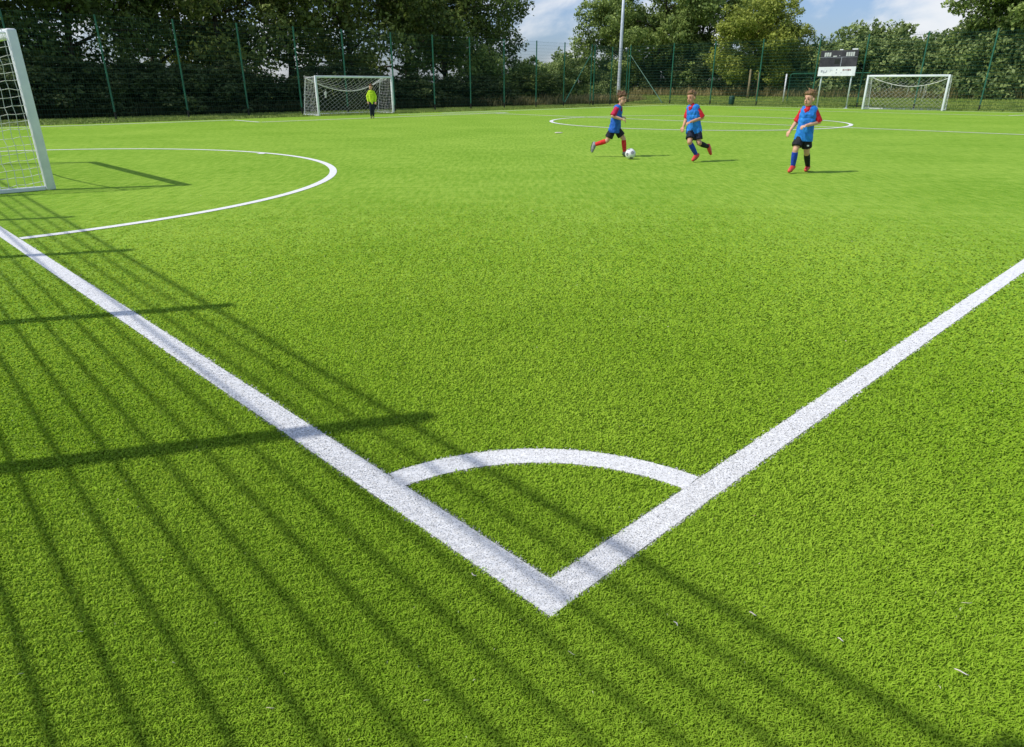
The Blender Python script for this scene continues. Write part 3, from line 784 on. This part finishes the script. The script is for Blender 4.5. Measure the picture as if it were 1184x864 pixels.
where = ['green bush of the hedge left of the light pole, behind the corner of the fences', 'bush behind the foot of the light pole',
         'bush low behind the running boy with the ball, just right of the light pole', 'dark bush left of the middle boy, behind the fence',
         'dark bush behind the head of the middle boy', 'dark bush right of the middle boy, left of the green bin', 'green bush behind the wooden stakes',
         'green bush under the smaller yellow green tree', 'green bush behind the right hand boy', 'low green bush just left of the scoreboard',
         'tall rounded bush directly behind the scoreboard', 'tall rounded bush just right of the scoreboard above the goal post',
         'lower bush behind the middle of the far right goal crossbar', 'lower bush in the dip of the hedge above the far right goal',
         'bush behind the right post of the far right goal', 'tall bush right of the far right goal', 'tall bush under the airy tree in the top right corner',
         'tall bush at the right edge of the picture', 'bush beyond the right edge of the picture', 'last bush of the hedge beyond the right edge']
for i, ((px, u_, s, mt), lab) in enumerate(zip(rs_, where)):
    plant('shrub', 'shrub%d' % ((i * 3 + 1) % 4), ray_to(px, u=u_ + 2.6), s * 1.04, mt, i * 1.7, lab, 'bushes of the hedge behind the right hand fence', 'shrub', 'stems')

# ------------------------------------------------------------------ people
def blob(name, parts, voxel, mat, parent, smooth=6, fac=.5, folds=0):
    bm = bmesh.new()
    for p in parts:
        if p[0] in ('cap', 'cyl'):
            kind_, a, b, ra, rb = p
            a = Vector(a); b = Vector(b); d = b - a; L = max(d.length, 1e-4)
            z = d / L if d.length > 1e-4 else Vector((0, 0, 1))
            x = z.orthogonal().normalized(); y = z.cross(x)
            n = 12; rings = []
            prof = [(-ra * math.cos(t), ra * math.sin(t)) for t in (.25, .7, 1.2)] + [(0, ra)] + \
                   [(L * q, ra + (rb - ra) * q) for q in (.25, .5, .75)] + [(L, rb)] + [(L + rb * math.cos(t), rb * math.sin(t)) for t in (1.2, .7, .25)]
            if kind_ == 'cyl': prof = [(0, ra)] + [(L * q, ra + (rb - ra) * q) for q in (.25, .5, .75)] + [(L, rb)]
            for (h, r) in prof:
                rings.append([bm.verts.new(a + z * h + x * (r * math.cos(2 * PI * k / n)) + y * (r * math.sin(2 * PI * k / n))) for k in range(n)])
            for r0, r1 in zip(rings[:-1], rings[1:]):
                for k in range(n): bm.faces.new((r0[k], r0[(k + 1) % n], r1[(k + 1) % n], r1[k]))
            bm.faces.new(rings[0][::-1]); bm.faces.new(rings[-1])
        else:
            _, c, rad, R = p
            res = bmesh.ops.create_uvsphere(bm, u_segments=16, v_segments=10, radius=1)
            Mx = Matrix.Translation(Vector(c)) @ (R.to_4x4() if R is not None else Matrix()) @ Matrix.Diagonal((rad[0], rad[1], rad[2], 1))
            bmesh.ops.transform(bm, matrix=Mx, verts=res['verts'])
    me = bpy.data.meshes.new(name + '_src'); bm.to_mesh(me); bm.free()
    t = bpy.data.objects.new('tmp', me); col.objects.link(t)
    r = t.modifiers.new('r', 'REMESH'); r.mode = 'VOXEL'; r.voxel_size = voxel; r.adaptivity = 0
    s = t.modifiers.new('s', 'SMOOTH'); s.factor = fac; s.iterations = smooth
    dg = bpy.context.evaluated_depsgraph_get(); dg.update()
    nm = bpy.data.meshes.new_from_object(t.evaluated_get(dg)); nm.name = name
    bpy.data.objects.remove(t); bpy.data.meshes.remove(me)
    if folds:
        sd = random.random() * 50
        co_ = [v.co.copy() for v in nm.vertices]; no_ = [v.normal.copy() for v in nm.vertices]
        for v, c, q in zip(nm.vertices, co_, no_):
            k1 = mnoise.noise(Vector((c.x * 17 + sd, c.y * 17, c.z * 8))); k2 = mnoise.noise(Vector((c.x * 9, c.y * 9 + sd, c.z * 24 + c.x * 20)))
            v.co = c + q * (folds * (1 - 2 * abs(k1)) * .7 + folds * .8 * k2)
    nm.polygons.foreach_set('use_smooth', [True] * len(nm.polygons))
    return link_mesh(name, nm, mat, parent)

def hand_parts(wrist, elbow, size, curl=.9, side=1):
    """palm, four bent fingers of unequal length and a thumb"""
    w = Vector(wrist); d = (w - Vector(elbow)).normalized()
    up = Vector((0, 0, 1)); x = d.cross(up)
    if x.length < .2: x = d.cross(Vector((1, 0, 0)))
    x.normalize(); nrm = x.cross(d).normalized()
    out = []
    pl = size * .5
    for k in (-1, -.33, .33, 1):
        out.append(('cap', w, w + d * pl + x * (k * size * .19), size * .13, size * .115))
    lens = (.38, .46, .44, .34)
    for k, l in zip((-1, -.33, .33, 1), lens):
        b = w + d * pl + x * (k * size * .20); l = l * size
        p1 = b + (d * math.cos(curl * .5) - nrm * math.sin(curl * .5)) * l * .5
        p2 = p1 + (d * math.cos(curl * 1.5) - nrm * math.sin(curl * 1.5)) * l * .5
        out += [('cap', b, p1, size * .075, size * .068), ('cap', p1, p2, size * .068, size * .055)]
    tb = w + d * pl * .35 + x * (side * size * .17); t1 = tb + (d * .7 + x * side * .7).normalized() * size * .24
    t2 = t1 + (d * .9 - nrm * .4).normalized() * size * .2
    out += [('cap', tb, t1, size * .085, size * .078), ('cap', t1, t2, size * .078, size * .06)]
    return out

def person(name, label, group, loc, J, face, cl, grow=1.0, voxel=.0065, long_sleeve=False, leggings=False, tousle=.012, locks=46):
    """J: joints in a local frame x right, y away from the camera, z up. cl: materials"""
    root = empty(name, (loc[0], loc[1], 0), -math.atan2(loc[0], loc[1]))
    tag(root, label, 'person', group)
    J = {k: Vector(v) for k, v in J.items()}
    g = grow
    f = Vector(face).normalized(); hd = J['head']
    up = (hd - J['neck']).normalized() * .45 + Vector((0, 0, .55)); up.normalize()
    side = f.cross(up).normalized(); f = up.cross(side).normalized()
    R = Matrix((side, f, up)).transposed()          # columns: side, forward, up
    gh = g * 1.13
    def H(x, y, z): return hd + R @ Vector((x * gh, y * gh, z * gh))
    shc = (J['shl'] + J['shr']) / 2
    for k_ in ('shl', 'shr'): J[k_] = shc + (J[k_] - shc) * .77
    shl, shr, hil, hir = J['shl'], J['shr'], J['hil'], J['hir']
    def lerp(a, b, t): return a.lerp(b, t)
    def torso(off, top=0.0, bot=1.0):
        out = []
        for t, r in ((0.0, .062), (.2, .078), (.4, .078), (.6, .074), (.8, .076), (1.0, .082)):
            if t > bot + .01: continue
            a = lerp(shl, hil, t); b = lerp(shr, hir, t); c = (a + b) / 2
            k = .66 if t < .1 else .62 if t < .5 else .55 if t < .9 else .62
            out.append(('cap', lerp(c, a, k), lerp(c, b, k), r * g + off, r * g + off))
        for q in (-.5, 0, .5):
            c0 = (shl + shr) / 2 + (shr - shl) * q * .62; c1 = (hil + hir) / 2 + (hir - hil) * q * .62
            out.append(('cap', lerp(c0, c1, .05), lerp(c0, c1, bot), .066 * g + off, .078 * g + off))
        return out
    body = torso(0)
    body += [('cap', J['neck'] + Vector((0, 0, -.05)), hd + Vector((0, 0, -.03)), .046 * g, .042 * g)]
    # head: skull, face, jaw, nose, ears
    body += [('ell', H(0, -.012, .022), (.070 * gh, .083 * gh, .082 * gh), R), ('ell', H(0, .018, -.035), (.056 * gh, .060 * gh, .070 * gh), R),
             ('ell', H(0, .030, -.080), (.034 * gh, .036 * gh, .028 * gh), R), ('cap', H(0, .078, .005), H(0, .092, -.028), .009 * gh, .013 * gh),
             ('ell', H(.070, -.008, -.012), (.010 * gh, .018 * gh, .028 * gh), R), ('ell', H(-.070, -.008, -.012), (.010 * gh, .018 * gh, .028 * gh), R)]
    for s in ('l', 'r'):
        sh, el, ha = J['sh' + s], J['el' + s], J['ha' + s]
        body += [('cap', sh, el, .046 * g, .036 * g), ('cap', el, lerp(el, ha, .35), .036 * g, .037 * g), ('cap', lerp(el, ha, .35), ha, .036 * g, .025 * g)]
        body += hand_parts(ha, el, .135 * g, .9 if s == 'r' else .5, 1 if s == 'l' else -1)
        hi, kn, an, to = J['hi' + s], J['kn' + s], J['an' + s], J['to' + s]
        body += [('cap', hi, kn, .074 * g, .050 * g), ('cap', kn, lerp(kn, an, .3), .049 * g, .050 * g), ('cap', lerp(kn, an, .3), an, .050 * g, .033 * g), ('cap', an, lerp(an, to, .6), .036 * g, .03 * g)]
    blob('body', body, voxel, cl['skin'], root, 4)
    # clothes
    shirt = torso(.004, bot=.5)
    frac = .96 if long_sleeve else .78
    for s in ('l', 'r'):
        sh, el, ha = J['sh' + s], J['el' + s], J['ha' + s]
        e = lerp(sh, el, frac)
        shirt += [('cap', sh + (sh - J['neck']) * -.12, lerp(sh, el, .4), .057 * g, .054 * g), ('cyl', sh, e if long_sleeve else lerp(sh, el, .98), .056 * g, .059 * g)]
        if long_sleeve: shirt += [('cap', el, lerp(el, ha, .92), .050 * g, .038 * g), ('cap', sh, el, .054 * g, .048 * g)]
    fh = Vector((f.x, f.y, 0)).normalized()
    shirt += [('cap', J['neck'] + Vector((0, 0, -.06)), J['neck'] + Vector((0, 0, .0)), .064 * g, .054 * g)]
    ch = J['neck'] + fh * .058 * g
    shirt += [('cap', ch + (shr - shl) * .12 + Vector((0, 0, -.035)), ch + fh * .012 + Vector((0, 0, -.085)), .022 * g, .014 * g), ('cap', ch - (shr - shl) * .12 + Vector((0, 0, -.035)), ch + fh * .012 + Vector((0, 0, -.085)), .022 * g, .014 * g)]
    if long_sleeve: shirt += torso(.006, bot=1.0)
    blob('shirt', shirt, .009, cl['shirt'], root, 4, folds=.007)
    if 'bib' in cl:
        bb = torso(.016)
        for q in (-1, -.5, 0, .5, 1):
            m0 = (shl + shr) / 2 * .45 + (hil + hir) / 2 * .55 + (hir - hil) * q * .40; m1 = (hil + hir) / 2 + (hir - hil) * q * .52 + Vector((0, 0, -.06))
            bb += [('cap', m0, m1, .084 * g, .101 * g)]
        o = blob('bib', bb, .009, cl['bib'], root, 3, folds=.011)
        # cut the hem straight and open
        trim(o, (hil + hir) / 2 + Vector((0, 0, -.085 * g)), ((hil + hir) / 2 - (shl + shr) / 2).normalized())
    sh_ = []
    hc = (hil + hir) / 2
    if not leggings:
        sh_ += [('cap', lerp(hc, hil, .7) + Vector((0, 0, .02)), lerp(hc, hir, .7) + Vector((0, 0, .02)), .076 * g, .076 * g)]
        for s in ('l', 'r'):
            hi, kn = J['hi' + s], J['kn' + s]
            sh_ += [('cap', lerp(hc, hi, .85), lerp(hi, kn, .3), .076 * g, .080 * g), ('cyl', lerp(hi, kn, .05), lerp(hi, kn, .74), .076 * g, .088 * g)]
        o = blob('shorts', sh_, .009, cl['shorts'], root, 2, folds=.008)
        if 'logo' in cl:
            p = lerp(J['hir'], J['knr'], .58) + Vector((.02, -.086 * g, 0))
            m = MB(); m.box(p, (.035, .012, .025), .2, .003); m.build('logo', cl['logo'], root)
    else:
        sh_ += [('cap', lerp(hc, hil, .8), lerp(hc, hir, .8), .09 * g, .09 * g)]
        for s in ('l', 'r'):
            hi, kn, an = J['hi' + s], J['kn' + s], J['an' + s]
            sh_ += [('cap', hi, kn, .082 * g, .058 * g), ('cap', kn, an, .057 * g, .042 * g)]
        blob('leggings', sh_, .009, cl['shorts'], root, 4)
    for s in ('l', 'r'):
        kn, an, to = J['kn' + s], J['an' + s], J['to' + s]
        if not leggings:
            k0 = .16
            blob('sock', [('cap', lerp(kn, an, k0), lerp(kn, an, .4), .053 * g, .0545 * g), ('cap', lerp(kn, an, .4), lerp(kn, an, .97), .0545 * g, .040 * g)], .007, cl['sock' + s], root, 3)
        ft = to - an; shin = (an - kn).normalized()
        heel = an + shin * .030 * g - ft * .28
        bt = [('cap', heel, an + ft * .35 + shin * .02 * g, .036 * g, .038 * g), ('cap', an + ft * .35 + shin * .02 * g, to, .038 * g, .030 * g), ('cap', an + shin * -.01, an + shin * .02, .043 * g, .043 * g),
              ('cap', an + ft * .3, to - ft * .2, .040 * g, .034 * g)]
        b = blob('boot', bt, .007, cl['boot'], root, 3)
        nn = shin - ft.normalized() * shin.dot(ft.normalized())
        nn.normalize()
        off = nn * .032 * g
        blob('sole', [('cap', heel + off, an + ft * .4 + shin * .02 * g + off, .018 * g, .020 * g), ('cap', an + ft * .4 + shin * .02 * g + off, to + off * .8, .020 * g, .016 * g)], .006, M['sole'], b, 2)
    # hair: cap of short tousled locks
    hr = [('ell', H(0, -.026, .040), (.077 * gh, .084 * gh, .078 * gh), R), ('ell', H(0, .030, .078), (.058 * gh, .048 * gh, .030 * gh), R)]
    rr_ = random.Random(hash(label) % 1000 if False else len(label))
    for k in range(locks):
        a = rr_.uniform(0, 2 * PI); e = rr_.uniform(.15, 1.45)
        x = math.cos(a) * math.cos(e) * .074; y = math.sin(a) * math.cos(e) * .084 - .022; z = math.sin(e) * .084 + .036
        if y > .03 and z < .07: continue
        p = H(x, y, z); q = H(x * 1.1 + rr_.gauss(0, tousle), y * 1.08 + rr_.gauss(0, tousle), z + tousle + rr_.gauss(0, tousle * .8))
        hr.append(('cap', p, q, .014 * gh, .007 * gh))
    blob('hair', hr, .007, cl['hair'], root, 2)
    # eyes, brows, mouth
    for s in (-1, 1):
        e = MB(); c = H(s * .028, .070, .002)
        ico(e, c, .0095 * gh); e.build('eye', M['eye'], root, True)
        b = MB(); b.path([H(s * .014, .079, .020), H(s * .028, .078, .024), H(s * .042, .068, .019)], [.003 * gh, .004 * gh, .002 * gh], 6); b.build('eyebrow', cl['hair'], root, True)
    m = MB(); m.path([H(-.022, .070, -.062), H(0, .081, -.060), H(.022, .070, -.062)], [.003 * gh, .0065 * gh, .003 * gh], 6); m.build('mouth', M['lip'], root, True)
    return root

def ico(mb, c, r):
    bm = bmesh.new(); bmesh.ops.create_icosphere(bm, subdivisions=2, radius=r); bm.verts.index_update()
    mb.add([v.co + Vector(c) for v in bm.verts], [[v.index for v in f.verts] for f in bm.faces]); bm.free()

def trim(o, co, no):
    bm = bmesh.new(); bm.from_mesh(o.data)
    bmesh.ops.bisect_plane(bm, geom=bm.verts[:] + bm.edges[:] + bm.faces[:], plane_co=co, plane_no=no, clear_outer=True, clear_inner=False)
    bm.to_mesh(o.data); bm.free(); o.data.polygons.foreach_set('use_smooth', [True] * len(o.data.polygons))

def jmap(x0, y0, sx, sz, lean, k):
    def f(x, y, d=0.0):
        return (((x - x0) - lean * (y0 - y)) * sx, d, (y0 - y) * sz - k * d)
    return f

# boy running with the ball
f = jmap(425, 716, .00238, .00222, .055, .092)
J = dict(head=f(442, 190, -.02), neck=f(416, 252, 0), shr=f(393, 275, -.13), shl=f(420, 272, .12), elr=f(358, 345, -.19), har=f(440, 374, -.17), ell=f(385, 350, .18), hal=f(432, 350, .13),
         hir=f(362, 455, -.075), hil=f(388, 452, .075), knr=f(308, 568, -.08), anr=f(196, 605, -.04), tor=f(172, 668, -.05),
         knl=f(456, 545, .07), anl=f(466, 676, .06), tol=f(500, 704, .02))
person('person', 'boy in blue bib and red socks running after the ball', 'boys playing on the pitch', ground(717, 181.5), J, (.78, -.62, -.08),
       dict(skin=M['skin'], shirt=M['crimson'], bib=M['bib_dark'], shorts=M['black_cloth'], sockl=M['sock_red'], sockr=M['sock_red'], boot=M['boot_grey'], hair=M['hair']), .97, tousle=.019, locks=70)
# boy in the middle, one leg kicked back
f = jmap(240, 764, .00221, .00212, .0925, .10)
J = dict(head=f(217, 192, 0), neck=f(227, 258, 0), shl=f(188, 284, .02), shr=f(276, 282, 0), ell=f(174, 372, .03), hal=f(150, 445, -.06), elr=f(316, 364, .0), har=f(212, 408, -.15),
         hil=f(220, 470, 0), hir=f(270, 470, 0), knl=f(204, 586, -.15), anl=f(264, 700, -.01), tol=f(232, 746, -.11),
         knr=f(286, 592, -.06), anr=f(370, 622, .17), tor=f(393, 685, .20))
person('person', 'boy in blue bib jogging between the other two, red boot kicked up behind', 'boys playing on the pitch', ground(802, 187.3), J, (-.55, -.83, -.05),
       dict(skin=M['skin2'], shirt=M['red'], bib=M['bib'], shorts=M['navy_cloth'], sockl=M['sock_blue'], sockr=M['sock_black'], boot=M['boot_red'], hair=M['hair2']), .98, tousle=.010, locks=40)
# boy on the right, walking towards the camera
f = jmap(260, 800, .00211, .00197, .149, .114)
J = dict(head=f(342, 178, 0), neck=f(336, 246, 0), shl=f(282, 272, .02), shr=f(394, 270, .02), ell=f(242, 364, .05), hal=f(196, 436, -.02), elr=f(416, 362, .06), har=f(314, 400, -.13),
         hil=f(272, 480, 0), hir=f(322, 480, .02), knl=f(232, 604, -.10), anl=f(211, 744, -.04), tol=f(182, 784, -.16),
         knr=f(320, 614, .08), anr=f(330, 738, .38), tor=f(312, 768, .27))
person('person', 'rightmost boy in blue bib walking forward, one blue and one black sock', 'boys playing on the pitch', ground(924, 200.5), J, (-.54, -.84, -.05),
       dict(skin=M['skin'], shirt=M['red'], bib=M['bib'], shorts=M['black_cloth'], sockl=M['sock_blue'], sockr=M['sock_black'], boot=M['boot_red'], hair=M['hair2'], logo=M['board_white']), 1.0, tousle=.014, locks=60)
# keeper
f = jmap(762, 565, .00455, .0042, -.072, .043)
J = dict(head=f(746, 246, 0), neck=f(748, 280, 0), shl=f(722, 292, 0), shr=f(779, 292, 0), ell=f(711, 342, .04), hal=f(720, 392, -.07), elr=f(796, 344, .04), har=f(793, 396, -.05),
         hil=f(742, 404, 0), hir=f(772, 404, 0), knl=f(748, 480, -.04), anl=f(751, 545, 0), tol=f(751, 562, -.13), knr=f(772, 482, -.02), anr=f(773, 545, .02), tor=f(775, 562, -.11))
person('person', 'goalkeeper in a bright yellow long sleeved top and black leggings before the far left goal', None, ground(430.5, 136.9), J, (-.4, -.9, 0),
       dict(skin=M['skin'], shirt=M['hivis'], shorts=M['navy_cloth'], sockl=M['sock_black'], sockr=M['sock_black'], boot=M['boot_dark'], hair=M['hair']), .98, .009, True, True)

# ------------------------------------------------------------------ ball
bx, by = ground(728.5, 184.2)
bm = bmesh.new(); bmesh.ops.create_icosphere(bm, subdivisions=5, radius=.108)
i0 = bmesh.new(); bmesh.ops.create_icosphere(i0, subdivisions=1, radius=1); ax_ = [v.co.normalized() for v in i0.verts]; i0.free()
for fc_ in bm.faces:
    c = fc_.calc_center_median().normalized()
    d = sorted((c - a).length for a in ax_)
    fc_.material_index = 1 if d[0] < .32 else 0
    fc_.smooth = True
for v in bm.verts:
    c = v.co.normalized(); d = sorted((c - a).length for a in ax_)
    if d[0] > .33 and d[1] - d[0] < .03: v.co *= .988
me = bpy.data.meshes.new('football'); bm.to_mesh(me); bm.free()
o = link_mesh('football', me, [M['ball_white'], M['ball_dark']]); o.location = (bx, by, .108); o.rotation_euler = (.6, .35, 1.0)
tag(o, 'white football with grey panels at the feet of the running boy', 'ball')

# ------------------------------------------------------------------ bits lying on the turf
def bit(px, py, length, ang, bend, mat, lab, w=.0022):
    x, y = ground(px, py); pts = []
    for k in range(6):
        t = k / 5 - .5
        s = length * t; pts.append((s * math.cos(ang) - bend * (t * t) * math.sin(ang) * length * 2, s * math.sin(ang) + bend * (t * t) * math.cos(ang) * length * 2, .002 * math.sin(k)))
    m = MB(); m.path(pts, [w * .5, w, w * 1.1, w, w * .9, w * .4], 5)
    o = m.build('straw', mat, None, True); o.location = (x, y, .024)
    tag(o, lab, 'straw', 'dry bits lying on the turf'); return o
bits = [(547, 672, .022, -.6, .8, 'straw_pink', 'curled white straw below the left arm of the corner mark'),
        (95, 738, .022, .2, .3, 'straw', 'short pale straw at the far left of the foreground'),
        (202, 774, .020, 2.5, -.4, 'straw', 'pale straw low in the left foreground, next to a wire shadow'),
        (314, 827, .030, .05, .2, 'straw', 'pale straw near the bottom edge left of centre'),
        (494, 818, .022, .35, .2, 'straw', 'yellow straw near the bottom edge, nearest the middle'),
        (27, 787, .018, .6, .1, 'straw', 'short straw lying on a wire shadow in the bottom left corner'),
        (781, 728, .026, 1.9, .2, 'straw_pink', 'white straw right of the corner tip, standing upright in the picture'),
        (869, 717, .026, -.7, .1, 'straw_pink', 'thin white straw right of the corner mark, halfway to the right edge'),
        (970, 747, .020, -.8, .1, 'straw_pink', 'small white straw beside the dark wire shadow in the lower right'),
        (1109, 785, .040, -.65, .1, 'straw_pink', 'long white straw in the lower right corner'),
        (1084, 802, .018, 1.4, .1, 'straw', 'short straw left below the long white straw'),
        (1117, 705, .050, .1, .3, 'straw', 'tangled tan straw near the right edge'),
        (1108, 711, .030, .7, -.3, 'straw', 'short tan straw lying under the tangled one near the right edge'),
        (660, 763, .030, -.6, .2, 'straw', 'greenish straw below the corner tip'),
        (872, 603, .014, .3, .3, 'dead_leaf', 'brown leaf crumb right of the touch line, left one of two'),
        (1076, 614, .016, 1.4, .2, 'dead_leaf', 'brown leaf crumb right of the touch line, right one of two'),
        (716, 593, .012, .3, .2, 'straw', 'pale crumb inside the corner arc'),
        (646, 154.5, .3, .1, .1, 'straw_pink', 'white scrap on the turf left of the centre circle')]
for (px, py, l, a, b_, mt, lab) in bits:
    bit(px, py, l * (.72 if mt == 'straw' else .85), a, b_, M[mt], lab, (.0011 if mt == 'straw' else .0016) if py > 200 else .02)

# ------------------------------------------------------------------ light, sky, camera
sun = bpy.data.lights.new('sun', 'SUN'); sun.energy = 3.6; sun.angle = math.radians(.5); sun.color = (1.0, .955, .88)
so = bpy.data.objects.new('sun', sun); col.objects.link(so)
dirv = Vector((SH.x * math.cos(ELEV), SH.y * math.cos(ELEV), -math.sin(ELEV)))
so.rotation_euler = dirv.to_track_quat('-Z', 'Y').to_euler(); so.location = (-20, -5, 25)

world = bpy.data.worlds.new('World'); scene.world = world; world.use_nodes = True
nt = world.node_tree; nt.nodes.clear()
def wn(t, **kw):
    x = nt.nodes.new(t)
    for k, v in kw.items():
        if k in x.inputs: x.inputs[k].default_value = v
        else: setattr(x, k, v)
    return x
sky = wn('ShaderNodeTexSky', sky_type='NISHITA', sun_disc=False)
sky.sun_elevation = ELEV; sky.sun_rotation = math.atan2(-SH.x, -SH.y); sky.air_density = 1.2; sky.dust_density = .6; sky.ozone_density = 2.0
tc = wn('ShaderNodeTexCoord'); mp = wn('ShaderNodeMapping'); mp.inputs['Scale'].default_value = (1, 1, 1.5); mp.inputs['Location'].default_value = (.35, .1, .55)
nt.links.new(tc.outputs['Generated'], mp.inputs['Vector'])
nz = wn('ShaderNodeTexNoise', Scale=8.5, Detail=7, Roughness=.52, Distortion=.3); nt.links.new(mp.outputs[0], nz.inputs['Vector'])
mr = wn('ShaderNodeMapRange', interpolation_type='SMOOTHSTEP'); mr.inputs[1].default_value = .47; mr.inputs[2].default_value = .68; mr.inputs[4].default_value = .85
nt.links.new(nz.outputs['Fac'], mr.inputs[0])
# low haze of the model is thinned to the clear blue of the day
sx = wn('ShaderNodeSeparateXYZ'); nt.links.new(tc.outputs['Generated'], sx.inputs[0])
hz = wn('ShaderNodeMapRange'); hz.inputs[1].default_value = .05; hz.inputs[2].default_value = .5; nt.links.new(sx.outputs['Z'], hz.inputs[0])
tcol = wn('ShaderNodeMix', data_type='RGBA'); tcol.inputs[6].default_value = (.56, .68, 1.04, 1); tcol.inputs[7].default_value = (1, 1, 1.05, 1)
nt.links.new(hz.outputs[0], tcol.inputs[0])
tint = wn('ShaderNodeMix', data_type='RGBA', blend_type='MULTIPLY'); tint.inputs[0].default_value = 1.0
nt.links.new(sky.outputs[0], tint.inputs[6]); nt.links.new(tcol.outputs[2], tint.inputs[7])
cl = wn('ShaderNodeMix', data_type='RGBA'); cl.inputs[7].default_value = (7.5, 7.6, 7.75, 1)
nt.links.new(mr.outputs[0], cl.inputs[0]); nt.links.new(tint.outputs[2], cl.inputs[6])
bg = wn('ShaderNodeBackground', Strength=.125); nt.links.new(cl.outputs[2], bg.inputs['Color'])
wo = wn('ShaderNodeOutputWorld'); nt.links.new(bg.outputs[0], wo.inputs['Surface'])

cam = bpy.data.cameras.new('camera'); cam.sensor_width = 36; cam.lens = 790 / 1184 * 36; cam.clip_end = 2000; cam.clip_start = .05
co = bpy.data.objects.new('camera', cam); col.objects.link(co)
co.location = (0, 0, CAM_H); co.rotation_euler = (PI / 2 - PITCH, 0, 0)
scene.camera = co
scene.render.engine = 'CYCLES'
scene.view_settings.view_transform = 'Standard'; scene.view_settings.look = 'None'; scene.view_settings.exposure = 0
